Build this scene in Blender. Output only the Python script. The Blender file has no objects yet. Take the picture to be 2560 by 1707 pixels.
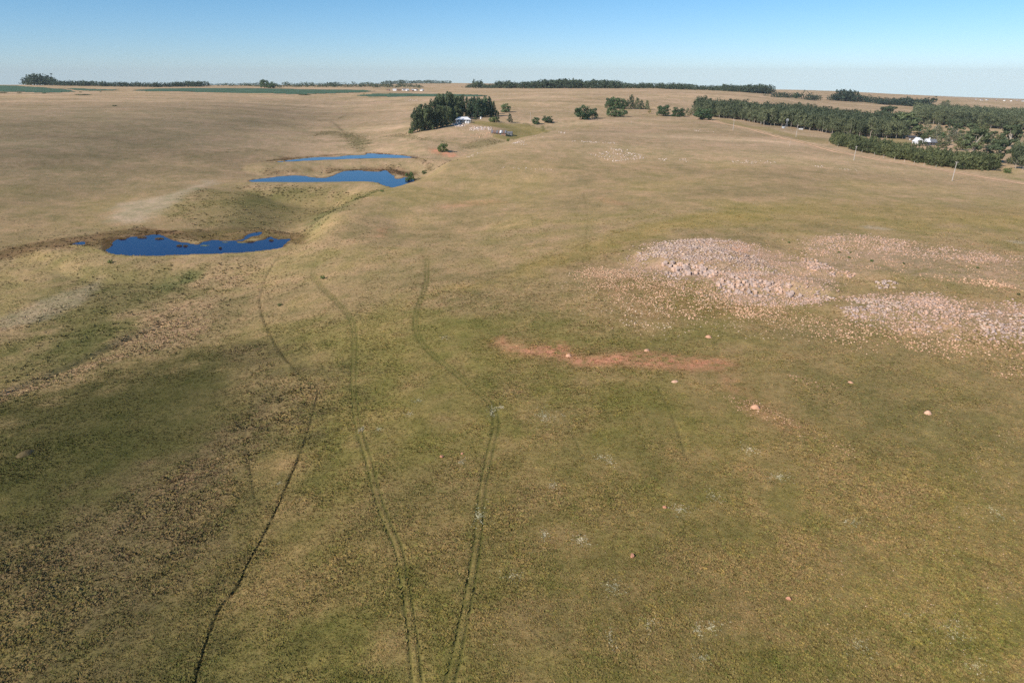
import bpy, math, random
import numpy as np
from mathutils import Vector, Matrix
R_ = math.radians
sc = bpy.context.scene
COL = sc.collection
# ---------------------------------------------------------------- camera (24 mm drone lens, 55 m above the slope)
cam = bpy.data.cameras.new('camera'); cam.sensor_width = 36; cam.lens = 23.98; cam.clip_start = 0.5; cam.clip_end = 60000
camo = bpy.data.objects.new('camera', cam); COL.objects.link(camo)
camo.location = (0, 0, 55); camo.rotation_euler = (R_(90-21.26), 0, 0); sc.camera = camo
# ---------------------------------------------------------------- sky, sun, exposure
SUN_EL, SUN_AZ = 34.0, 229.0                      # azimuth clockwise from +Y: from the left, a little behind the camera
w = bpy.data.worlds.new('World'); sc.world = w; w.use_nodes = True
nt = w.node_tree; nt.nodes.clear()
wo = nt.nodes.new('ShaderNodeOutputWorld'); bg = nt.nodes.new('ShaderNodeBackground'); sky = nt.nodes.new('ShaderNodeTexSky')
sky.sky_type = 'NISHITA'; sky.sun_disc = False; sky.sun_elevation = R_(SUN_EL); sky.sun_rotation = R_(SUN_AZ)
sky.altitude = 1700; sky.air_density = 1.0; sky.dust_density = 0.15; sky.ozone_density = 2.0
tc = nt.nodes.new('ShaderNodeTexCoord'); sx = nt.nodes.new('ShaderNodeSeparateXYZ'); nt.links.new(tc.outputs['Generated'], sx.inputs[0])
mz = nt.nodes.new('ShaderNodeMath'); mz.operation = 'MAXIMUM'; mz.inputs[1].default_value = 0.006; cx = nt.nodes.new('ShaderNodeCombineXYZ')   # the pale horizon carries on below eye level
nt.links.new(sx.outputs[2], mz.inputs[0]); nt.links.new(sx.outputs[0], cx.inputs[0]); nt.links.new(sx.outputs[1], cx.inputs[1]); nt.links.new(mz.outputs[0], cx.inputs[2]); nt.links.new(cx.outputs[0], sky.inputs[0])
hz = nt.nodes.new('ShaderNodeMapRange'); hz.inputs[1].default_value = 0.0; hz.inputs[2].default_value = 0.16; hz.clamp = True; nt.links.new(sx.outputs[2], hz.inputs[0])
air = nt.nodes.new('ShaderNodeMix'); air.data_type = 'RGBA'; nt.links.new(hz.outputs[0], air.inputs[0])     # clear highland air: bluer than the sea-level model
air.inputs[6].default_value = (0.83, 1.00, 1.36, 1); air.inputs[7].default_value = (0.52, 1.0, 1.22, 1)
tint = nt.nodes.new('ShaderNodeMix'); tint.data_type = 'RGBA'; tint.blend_type = 'MULTIPLY'; tint.inputs[0].default_value = 1
nt.links.new(air.outputs[2], tint.inputs[7]); nt.links.new(sky.outputs[0], tint.inputs[6]); nt.links.new(tint.outputs[2], bg.inputs[0]); bg.inputs[1].default_value = 0.076
nt.links.new(bg.outputs[0], wo.inputs[0])
sun = bpy.data.lights.new('sun', 'SUN'); sun.energy = 4.3; sun.angle = R_(0.53); sun.color = (1.0, 0.93, 0.84)
suno = bpy.data.objects.new('sun', sun); COL.objects.link(suno)
to_sun = Vector((math.sin(R_(SUN_AZ))*math.cos(R_(SUN_EL)), math.cos(R_(SUN_AZ))*math.cos(R_(SUN_EL)), math.sin(R_(SUN_EL))))
suno.rotation_euler = (-to_sun).to_track_quat('-Z', 'Y').to_euler(); suno.location = to_sun*400
sc.view_settings.view_transform = 'Standard'; sc.view_settings.look = 'None'
sc.view_settings.exposure = 0.28; sc.view_settings.gamma = 1; sc.view_settings.use_curve_mapping = False
sc.cycles.use_denoising = False
sc.cycles.volume_bounces = 0; sc.cycles.max_bounces = 6; sc.cycles.diffuse_bounces = 2; sc.cycles.transparent_max_bounces = 8
HAZE_DENSITY = 0.00004
# ---------------------------------------------------------------- site survey: places in metres
CONTROL = [
  (-61.5,47.1,-7),
  (-54.3,54.3,-5),
  (-25.8,51.6,-2),
  (0.0,49.8,0),
  (23.9,49.3,0.5),
  (49.3,49.3,0.5),
  (55.4,41.4,0.5),
  (0.0,32.3,0),
  (-71.5,77.7,-8),
  (-41.2,73.4,-4.5),
  (-13.9,69.1,-1),
  (15.5,67.5,0.3),
  (44.2,66.9,0.8),
  (72.8,66.6,1),
  (-114.3,115.8,-10.5),
  (-98.1,115.0,-10),
  (-61.2,110.5,-7.5),
  (-26.0,102.6,-3),
  (7.8,97.3,0),
  (45.7,95.1,1.2),
  (80.0,93.7,2),
  (-114.8,138.4,-11),
  (-95.5,162.1,-11),
  (-84.1,188.3,-10.3),
  (-86.6,222.5,-9.3),
  (-54.4,147.3,-7),
  (-26.4,150.0,-3),
  (10.7,142.2,0),
  (45.2,138.1,1.6),
  (83.1,128.7,2.6),
  (111.6,123.6,3),
  (-61.6,211.1,-6),
  (-21.6,197.3,-2),
  (14.3,196.8,0.6),
  (52.7,209.1,2.4),
  (79.4,181.4,2.6),
  (111.2,179.3,3.2),
  (139.9,160.2,3.6),
  (32.1,246.2,2),
  (3.1,266.6,0.8),
  (-46.5,281.3,-2.2),
  (57.0,305.6,3.6),
  (114.4,270.5,3.2),
  (170.3,257.7,2.6),
  (207.1,246.2,2),
  (-26.4,351.1,2),
  (4.2,365.4,4),
  (54.0,430.3,7),
  (124.7,524.8,8),
  (75.9,614.0,10),
  (153.3,859.0,9.5),
  (146.1,411.6,4.5),
  (205.1,386.9,1),
  (265.3,357.5,-1),
  (326.3,370.2,-3),
  (-213.5,248.3,-9),
  (-196.0,255.2,-9.2),
  (-179.4,265.7,-8.6),
  (-252.6,338.9,-2),
  (-214.0,376.6,-4),
  (-133.1,334.0,-7),
  (-147.2,372.5,-5.5),
  (-363.2,430.3,7),
  (-320.7,439.3,6),
  (-260.5,466.1,3),
  (-197.7,473.9,-0.5),
  (-412.4,573.1,13),
  (-330.8,600.4,11),
  (-246.8,644.9,6),
  (-141.4,580.3,0.5),
  (-101.9,561.8,1),
  (-176.7,732.1,4.5),
  (-239.3,933.9,9),
  (-307.2,1130.7,13),
  (-619.0,870.7,19),
  (-487.1,894.9,18),
  (-356.2,943.3,16),
  (-586.3,664.1,17),
  (-853.6,1208.0,24),
  (-611.4,1258.9,24),
  (-351.1,1324.9,21),
  (-1380.3,1963.6,31),
  (-893.9,1848.8,30.5),
  (-1811.7,1963.6,31),
  (-465.4,1763.3,28),
  (-199.5,1575.4,26),
  (-241.4,1324.9,21),
  (-143.7,922.4,12),
  (-122.7,682.3,5),
  (-93.5,614.3,5),
  (-88.5,632.0,8),
  (-68.2,547.3,3),
  (-46.5,693.0,13.5),
  (-63.5,627.7,9),
  (-10.7,637.0,9),
  (9.0,812.0,15),
  (-36.2,812.0,15),
  (72.2,760.2,11.5),
  (0.0,998.6,20),
  (181.5,1023.0,17),
  (0.0,1521.0,27),
  (157.9,1689.6,30),
  (293.0,1665.4,29.5),
  (407.6,1575.4,26),
  (507.5,1483.9,20),
  (316.0,429.4,-2.5),
  (293.8,505.6,0),
  (267.7,576.5,1.8),
  (263.5,649.4,3.2),
  (246.7,733.1,6),
  (236.1,812.7,8.5),
  (509.3,703.5,-8),
  (431.1,749.4,-6),
  (513.6,636.8,-9),
  (376.3,935.1,0.5),
  (302.4,1046.0,9),
  (591.1,1151.7,-6),
  (779.1,1087.1,-13),
  (938.8,1103.1,-14),
  (1294.5,1819.1,-25),
  (2108.6,2976.8,-40),
  (2476.6,2943.1,-42),
  (1645.7,2922.5,-20),
  (1335.2,2956.0,-4),
  (628.3,1572.4,4),
  (-85.4,278.5,-4.6),
  (-93.7,300.7,-11.57),
  (-84.1,296.6,-3.2),
  (-92.3,320.3,-10.06),
  (-80.5,321.2,-2),
  (-88.5,346.9,-8.76),
  (-73.0,346.0,-1),
  (-80.3,373.7,-7.68),
  (-65.7,358.9,0),
  (-72.4,387.7,-6.6),
  (-55.5,395.6,1.8),
  (-61.5,427.2,-4.66),
  (-48.1,420.0,3),
  (-53.5,453.6,-3.36),
  (-39.9,450.9,4.2),
  (-44.6,487.0,-2.06),
  (-26.3,482.2,6),
  (-29.9,520.8,-0.12),
  (-16.8,503.1,7.2),
  (-19.7,543.3,1.18),
  (8.7,572.8,9),
  (7.9,618.6,3.12),
  (27.5,612.3,9.8),
  (28.2,661.2,3.98),
  (-3519,3600,10.6),
  (-5864,6000,-15.9),
  (-10750,11000,-71.5),
  (-20523,21000,-186.6),
  (-2531,3600,9.7),
  (-4218,6000,-17.4),
  (-7731,11000,-74.4),
  (-14760,21000,-192.0),
  (-1741,3600,6.9),
  (-2900,6000,-22.0),
  (-5317,11000,-82.8),
  (-10150,21000,-208.2),
  (-949,3600,8.8),
  (-1582,6000,-19.0),
  (-2900,11000,-77.2),
  (-5535,21000,-197.4),
  (-316,3600,22.1),
  (-527,6000,-3.5),
  (-966,11000,-48.9),
  (-1843,21000,-143.4),
  (435,3600,5.1),
  (725,6000,-25.1),
  (1329,11000,-88.5),
  (2538,21000,-219.0),
  (1229,3600,-9.8),
  (2047,6000,-49.9),
  (3753,11000,-133.9),
  (7164,21000,-305.5),
  (1627,3600,-21.0),
  (2711,6000,-68.5),
  (4969,11000,-168.0),
  (9487,21000,-370.7),
  (2028,3600,-39.6),
  (3379,6000,-99.6),
  (6194,11000,-225.0),
  (11824,21000,-479.6),
  (2550,3600,-58.4),
  (4248,6000,-130.8),
  (7788,11000,-282.3),
  (14868,21000,-588.9),
  (3432,3600,-75.3),
  (5719,6000,-159.1),
  (10484,11000,-334.0),
  (20015,21000,-687.6),
]
KNOBS = [
  (54.47,203.39,-0.35,26,13,2.0),
  (61.04,216.05,-0.2,32,16,1.2),
  (66.66,177.81,-0.25,26,11,1.4),
  (78.3,170.27,-0.3,10,5,1.6),
  (90.71,156.48,-0.2,22,12,1.0),
  (97.18,149.08,-0.1,24,10,0.8),
  (108.13,141.23,-0.1,22,10,1.0),
  (100.11,175.5,-0.1,7,3,0.8),
  (91.8,190.03,-0.3,24,9,0.8),
]
GULLIES = [
  ([(-113.81,137.04),(-109.69,147.29),(-106.25,162.92),(-104.14,174.73),(-100.09,182.31)],1.0,1.6),
]
PONDS = [
  ([(-159.34,260.78),(-158.2,258.71),(-156.36,257.44),(-155.12,255.76),(-153.08,254.29),(-151.38,253.17),(-149.74,251.9),(-147.74,251.36),(-145.56,250.43),(-143.57,249.99),(-140.61,249.64),(-137.18,249.91),(-135.4,248.95),(-131.08,249.86),(-127.3,250.72),(-122.97,250.86),(-120.2,252.42),(-116.17,252.36),(-112.93,252.09),(-108.99,253.39),(-105.79,253.9),(-102.06,254.74),(-99.16,256.21),(-96.56,257.25),(-94.28,259.06),(-92.81,259.71),(-91.57,261.14),(-90.8,262.65),(-90.52,265.39),(-91.38,268.05),(-91.11,271.01),(-91.57,273.43),(-91.33,276.55),(-91.73,278.94),(-93.17,279.15),(-93.18,278.42),(-94.9,278.37),(-95.44,278.44),(-96.56,277.75),(-97.37,278.52),(-97.92,279.59),(-99.6,280.21),(-99.54,281.78),(-100.94,282.3),(-101.41,283.04),(-101.85,282.8),(-102.31,281.18),(-101.79,278.32),(-102.29,277.27),(-103.21,276.3),(-103.63,275.73),(-104.25,274.98),(-104.7,274.15),(-106.48,272.82),(-106.65,272.78),(-108.68,272.4),(-109.73,272.3),(-110.68,272.0),(-111.81,272.67),(-112.61,273.58),(-111.91,273.66),(-112.67,274.97),(-109.78,274.98),(-110.26,276.62),(-110.0,278.31),(-110.0,281.26),(-109.9,283.39),(-109.0,284.37),(-107.94,285.34),(-107.12,286.46),(-107.47,289.22),(-107.47,290.73),(-107.93,291.89),(-109.3,292.34),(-110.53,291.19),(-111.38,290.29),(-112.42,288.5),(-112.21,287.2),(-112.4,284.53),(-112.47,282.4),(-111.02,280.27),(-111.5,278.76),(-111.49,277.77),(-111.83,276.83),(-113.7,276.09),(-114.68,275.6),(-116.01,275.21),(-118.04,275.31),(-119.33,275.02),(-120.68,276.59),(-122.24,276.47),(-123.83,277.04),(-124.01,274.84),(-125.22,274.22),(-125.78,272.7),(-125.5,271.25),(-125.44,268.62),(-126.77,268.69),(-127.75,269.57),(-129.52,269.73),(-130.89,271.71),(-133.94,272.37),(-135.86,273.63),(-138.11,275.81),(-140.06,276.74),(-141.55,278.45),(-143.72,280.65),(-145.55,282.77),(-147.45,284.99),(-149.24,286.39),(-151.0,287.49),(-152.47,287.41),(-153.48,286.5),(-154.27,285.46),(-155.03,283.92),(-155.82,283.98),(-157.61,283.09),(-158.7,283.68),(-160.37,283.27),(-160.99,281.86),(-161.6,281.48),(-162.58,280.45),(-163.05,280.29),(-165.08,280.03),(-165.28,278.95),(-165.72,277.65),(-165.76,276.15),(-165.73,274.98),(-166.19,273.82),(-165.27,272.19),(-164.63,270.74),(-163.47,268.26),(-161.55,266.18),(-160.64,264.39),(-159.62,261.79)],-8,[(-173.1,263.6),(-166.5,261.5),(-158.3,255.5),(-151.6,249.8),(-140.9,245.6),(-132.2,245.2),(-121.5,246.5),(-110.8,248.2),(-100.3,250.5),(-92.9,254.1),(-88.1,257.5)]),
  ([(-158.88,419.81),(-158.66,417.57),(-157.12,416.65),(-156.03,414.79),(-152.39,413.5),(-147.67,413.21),(-143.45,412.77),(-138.51,412.72),(-133.62,412.37),(-128.96,412.25),(-124.04,412.83),(-119.6,413.26),(-115.45,413.81),(-109.7,413.44),(-106.37,414.01),(-100.94,415.06),(-96.38,415.83),(-92.35,416.19),(-88.67,416.3),(-85.9,414.93),(-82.83,414.2),(-80.92,411.21),(-78.92,409.37),(-77.19,406.47),(-76.25,403.42),(-73.83,399.65),(-72.83,397.74),(-71.39,395.15),(-68.87,392.71),(-67.91,390.48),(-65.59,389.42),(-63.51,388.38),(-60.72,387.56),(-59.64,388.63),(-57.87,394.28),(-57.58,401.04),(-58.48,407.91),(-58.43,413.5),(-59.17,420.66),(-59.71,425.24),(-61.79,428.67),(-63.76,431.63),(-66.34,432.92),(-67.61,432.05),(-67.74,429.25),(-68.48,427.46),(-69.92,426.61),(-71.06,426.72),(-72.06,427.44),(-72.91,430.26),(-73.91,434.5),(-74.07,438.69),(-75.04,441.73),(-76.36,442.95),(-77.35,446.36),(-79.78,453.42),(-82.43,461.46),(-84.32,467.38),(-86.18,467.31),(-86.42,462.9),(-88.35,460.12),(-90.63,460.38),(-93.32,460.96),(-96.62,462.36),(-99.19,464.08),(-100.84,466.55),(-102.52,467.15),(-105.36,467.18),(-107.48,466.32),(-110.09,464.04),(-111.62,461.3),(-111.94,457.24),(-112.76,452.69),(-112.93,447.4),(-113.04,440.97),(-113.95,435.8),(-114.61,432.6),(-115.33,431.04),(-116.48,430.58),(-117.82,430.28),(-120.2,430.79),(-121.48,431.16),(-122.84,432.37),(-124.89,433.39),(-126.21,434.12),(-128.15,435.85),(-128.98,437.51),(-130.59,439.65),(-134.46,440.71),(-137.58,441.84),(-140.2,440.74),(-144.06,439.16),(-147.08,436.56),(-149.62,432.87),(-152.09,429.51),(-154.24,427.81),(-156.1,424.85),(-157.16,423.69),(-158.24,420.82)],-4,[(-165.4,399.9),(-154.7,405.5),(-140.8,405.5),(-126.6,404.5),(-112.9,405.5),(-99.2,406.4),(-86.8,407.4),(-78.9,402.7),(-74.0,394.4),(-68.8,383.4)]),
  ([(-166.18,484.99),(-164.89,486.57),(-162.54,487.97),(-160.44,489.32),(-157.98,491.85),(-155.55,491.93),(-152.79,493.45),(-148.66,495.58),(-142.83,497.93),(-137.31,500.17),(-132.5,502.83),(-127.11,504.11),(-122.11,506.4),(-116.07,508.08),(-111.47,510.42),(-106.24,511.44),(-99.99,512.54),(-94.54,512.95),(-89.82,513.44),(-82.85,512.93),(-76.09,514.19),(-71.79,514.26),(-69.86,515.66),(-69.38,517.25),(-70.34,518.95),(-71.09,520.21),(-71.96,522.99),(-73.98,524.69),(-76.19,525.95),(-78.99,528.78),(-83.34,530.71),(-87.43,533.64),(-92.71,536.03),(-96.55,539.48),(-102.36,541.37),(-106.19,543.54),(-109.27,544.68),(-111.39,545.04),(-111.53,544.85),(-112.38,542.76),(-111.36,540.57),(-111.09,536.71),(-111.91,532.95),(-115.36,531.79),(-118.93,531.32),(-123.42,530.57),(-125.4,527.64),(-127.66,522.69),(-129.68,520.57),(-133.37,519.26),(-138.42,519.32),(-142.56,518.85),(-145.92,516.6),(-148.34,514.05),(-150.74,511.67),(-152.82,507.65),(-156.42,502.97),(-158.02,499.69),(-160.28,497.16),(-160.51,493.99),(-162.64,491.97),(-163.98,490.05),(-164.98,487.43)],-1,[(-166.5,475.2),(-156.5,479.3),(-134.8,489.8),(-119.5,495.6),(-103.7,500.8),(-87.0,502.3),(-67.4,502.3),(-52.5,497.8)]),
  ([(-176.59,268.22),(-176.41,269.36),(-176.79,270.76),(-176.5,272.01),(-176.05,272.91),(-175.08,273.69),(-174.27,273.69),(-173.59,273.12),(-172.75,271.71),(-171.93,270.29),(-171.55,269.3),(-171.25,268.41),(-171.29,267.53),(-172.13,267.23),(-173.1,266.95),(-174.22,267.2),(-175.23,267.55),(-175.92,268.01)],-8.0,[(-173.1,263.6),(-166.5,261.5)]),
]
SHRUBS = [
  (102.75,209.72,0.74,1.04,'outcrop'),
  (106.21,209.44,0.63,0.88,'outcrop'),
  (103.17,203.83,0.62,0.86,'outcrop'),
  (107.87,199.35,0.77,1.07,'outcrop'),
  (115.53,195.84,0.6,0.83,'outcrop'),
  (134.02,190.62,0.64,0.88,'outcrop'),
  (92.56,224.54,0.67,0.94,'outcrop'),
  (127.75,164.64,0.61,0.84,'outcrop'),
  (-60.78,211.69,1.33,1.54,'track'),
  (-68.64,191.82,0.75,1.42,'slope'),
  (-144.61,239.17,1.33,1.73,'dam'),
]
TREES = [
  ('round',-7.34,829.69,9.57,10.18,'lone_a'),
  ('cone',-2.05,721.27,8.01,5.93,'lone_b'),
  ('shrub',-19.61,707.07,5.08,5.65,'pair_a'),
  ('shrub',-15.44,712.02,5.58,5.85,'pair_b'),
  ('round',24.15,723.22,6.95,7.27,'dome_a'),
  ('round',36.27,734.91,7.05,9.9,'dome_b'),
  ('shrub',-3.13,567.76,2.4,2.23,'small_a'),
  ('shrub',-52.67,539.08,6.78,7.37,'red_soil_bush'),
  ('cone',-36.88,722.06,4.32,3.29,'yard_a'),
  ('round',74.91,763.5,15.03,14.16,'big_round'),
  ('round',88.28,782.67,9.96,9.99,'big_round_side'),
  ('round',113.67,822.46,10.69,9.99,'mid_a'),
  ('round',120.43,824.25,7.86,8.01,'mid_b'),
  ('round',128.91,836.33,8.93,9.65,'mid_c'),
  ('round',127.8,947.33,12.48,10.88,'clump'),
  ('round',135.01,949.65,13.87,13.21,'clump'),
  ('round',143.07,950.6,13.34,12.07,'clump'),
  ('round',148.84,950.73,10.35,8.05,'clump'),
  ('cone',156.74,950.58,16.61,12.07,'row'),
  ('cone',165.26,951.49,13.63,9.5,'row'),
  ('cone',170.97,951.19,11.18,8.06,'row'),
  ('cone',178.32,951.87,10.92,7.77,'row'),
  ('yellow',171.26,894.93,5.93,4.34,'yellow'),
  ('round',183.6,871.4,12.19,14.81,'fence_a'),
  ('round',200.26,864.77,10.99,14.7,'fence_b'),
  ('round',216.06,810.9,13.16,18.49,'fence_c'),
  ('gumy',222.68,883.94,12.24,9.39,'fence_y'),
  ('gumy',215.62,883.57,8.41,7.51,'fence_y2'),
  ('shrub',-61.87,421.06,5.69,5.06,'pond_bush'),
  ('shrub',-57.58,457.57,2.61,2.97,'pond_bush_s'),
  ('shrub',-63.95,339.67,0.93,1.76,'pond_low'),
  ('spread',409.97,743.93,23.59,27.39,'big_gum'),
  ('spread',522.63,999.97,21.8,22.84,'big_gum2'),
  ('spread',357.8,545.99,19.28,16.06,'house_gum'),
  ('spread',347.04,500.41,16.29,15.56,'house_gum2'),
  ('spread',463.62,658.51,18.63,19.29,'house_gum3'),
  ('gumy',451.58,756.91,13.18,11.15,'house_a'),
  ('round',455.67,756.95,6.7,10.46,'house_b'),
  ('gumy',442.71,712.48,12.66,13.14,'house_c'),
  ('gumy',410.2,643.97,10.55,12.91,'house_d'),
  ('plant',334.3,463.93,14.48,7.96,'edge_a'),
  ('plant',336.51,459.77,13.32,7.89,'edge_b'),
  ('plant',342.17,459.55,13.32,7.89,'edge_c'),
  ('shrub',312.1,439.32,3.09,4.12,'verge_bush'),
  ('plant',1102.65,1828.81,15.68,13.81,'pair_far'),
  ('plant',1066.16,1785.7,12.77,12.14,'pair_far'),
]
GROVE = [
  ('shrub',-89.79,631.04,3.65,4.65),
  ('gum',-87.39,635.46,17.13,8.08),
  ('gum',-84.63,637.32,19.62,8.1),
  ('gum',-81.22,641.04,20.53,8.57),
  ('gum',-77.97,642.64,19.34,8.16),
  ('gum',-74.82,645.38,19.82,8.63),
  ('gum',-72.05,647.76,18.23,8.22),
  ('gum',-69.01,652.05,19.58,8.27),
  ('gum',-65.78,654.8,19.23,7.87),
  ('gum',-63.03,663.12,17.76,7.52),
  ('gum',-60.74,672.55,17.13,7.17),
  ('gum',-58.39,682.2,15.62,6.82),
  ('gum',-56.64,694.59,13.23,5.55),
  ('gum',-85.91,661.29,21.98,8.83),
  ('gum',-81.28,663.53,22.03,8.86),
  ('gum',-77.22,667.04,22.13,8.9),
  ('gum',-73.09,674.59,24.5,9.9),
  ('gum',-69.57,680.05,25.97,10.42),
  ('gum',-66.5,691.05,26.35,10.59),
  ('gum',-63.94,709.1,26.55,10.85),
  ('gum',-61.33,717.57,25.93,10.5),
  ('gum',-58.65,732.28,25.03,10.71),
  ('gum',-55.91,748.12,24.13,10.44),
  ('gum',-53.51,756.46,21.52,10.05),
  ('gum',-74.38,723.56,23.87,11.07),
  ('gum',-69.06,728.79,24.94,10.66),
  ('gum',-64.88,748.21,24.62,10.94),
  ('gum',-60.55,769.53,23.34,11.24),
  ('gum',-55.87,783.02,20.76,10.39),
  ('pine',-48.95,780.51,19.71,8.81),
  ('pine',-45.22,769.67,18.47,8.18),
  ('pine',-39.63,760.28,20.66,10.1),
  ('pine',-35.88,755.68,21.01,9.54),
  ('pine',-31.56,760.57,20.18,9.6),
  ('pine',-27.72,766.09,21.29,10.68),
  ('pine',-23.74,769.29,19.92,9.7),
  ('pine',-19.81,775.59,16.16,7.72),
  ('shrub',-16.85,781.59,7.4,5.71),
  ('pine',-44.36,801.03,19.19,9.56),
  ('pine',-36.08,794.05,20.03,10.01),
  ('pine',-29.86,796.91,19.09,9.51),
  ('pine',-23.62,800.5,15.13,8.49),
]
FOREST = [
  ([(228.77,902.02),(250.83,863.97),(268.21,841.95),(270.98,773.91),(304.15,774.45),(327.1,734.04),(343.18,712.36),(367.34,707.92),(400.06,722.01)],[(255.8,1008.6),(292.7,1008.0),(325.9,1023.0),(347.0,991.0),(399.2,1016.5),(432.9,971.5),(456.0,946.6),(482.5,929.8),(516.4,931.9)]),
  ([(569.71,1015.7),(598.77,989.21),(625.43,961.01),(652.7,928.27),(687.2,898.82)],[(775.2,1382.0),(816.3,1348.5),(854.5,1313.0),(894.3,1271.8),(942.3,1232.5)]),
  ([(263.04,582.63),(262.21,543.68),(264.01,515.83),(265.82,485.62),(271.4,470.38),(278.07,453.97),(286.2,445.84),(296.26,441.42),(305.37,440.49)],[(283.6,628.2),(286.1,593.2),(291.3,569.2),(289.8,529.5),(293.9,509.4),(301.6,492.3),(310.5,483.7),(321.3,478.8),(331.0,477.5)]),
]
YARDTREES = [
  ('gumy',490.03,842.14,15.11,12.16),
  ('wattle',442.98,769.73,12.05,14.04),
  ('spread',411.2,698.02,11.68,13.5),
  ('gumy',400.77,669.09,12.08,12.97),
  ('wattle',470.93,776.87,8.2,12.14),
  ('gumy',406.57,661.4,9.74,8.48),
  ('wattle',377.21,618.8,6.49,11.6),
  ('spread',500.72,802.12,15.24,14.66),
  ('gumy',437.02,694.34,9.15,12.31),
  ('wattle',480.05,752.93,9.78,13.53),
  ('gumy',408.95,633.97,8.2,11.65),
  ('wattle',385.28,606.77,11.72,12.12),
  ('spread',522.79,811.57,14.7,15.63),
  ('gumy',470.65,720.03,11.99,11.92),
  ('wattle',422.1,637.59,11.92,8.31),
  ('gumy',517.75,778.75,10.6,13.18),
  ('wattle',447.57,664.44,9.75,12.25),
  ('spread',517.54,763.9,9.22,9.75),
  ('gumy',420.81,617.67,7.16,12.22),
  ('wattle',497.84,724.16,8.36,10.16),
  ('gumy',379.01,562.72,7.82,9.68),
  ('wattle',366.56,630.74,10.97,8.16),
  ('spread',521.61,849.5,15.69,15.36),
  ('gumy',506.87,846.59,11.09,11.59),
  ('wattle',572.64,867.72,13.47,14.57),
  ('wattle',349.69,490.63,12.15,6.62),
  ('plant',370.58,517.44,14.72,8.59),
  ('wattle',349.99,484.44,13.97,6.69),
  ('plant',371.22,511.39,14.4,6.59),
  ('wattle',350.38,478.51,10.93,6.5),
  ('plant',372.01,505.7,14.48,7.99),
  ('wattle',396.03,549.14,14.95,8.83),
  ('plant',410.21,563.07,15.4,8.11),
  ('wattle',402.97,546.7,15.33,6.83),
  ('plant',396.3,555.8,14.12,7.08),
]
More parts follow.
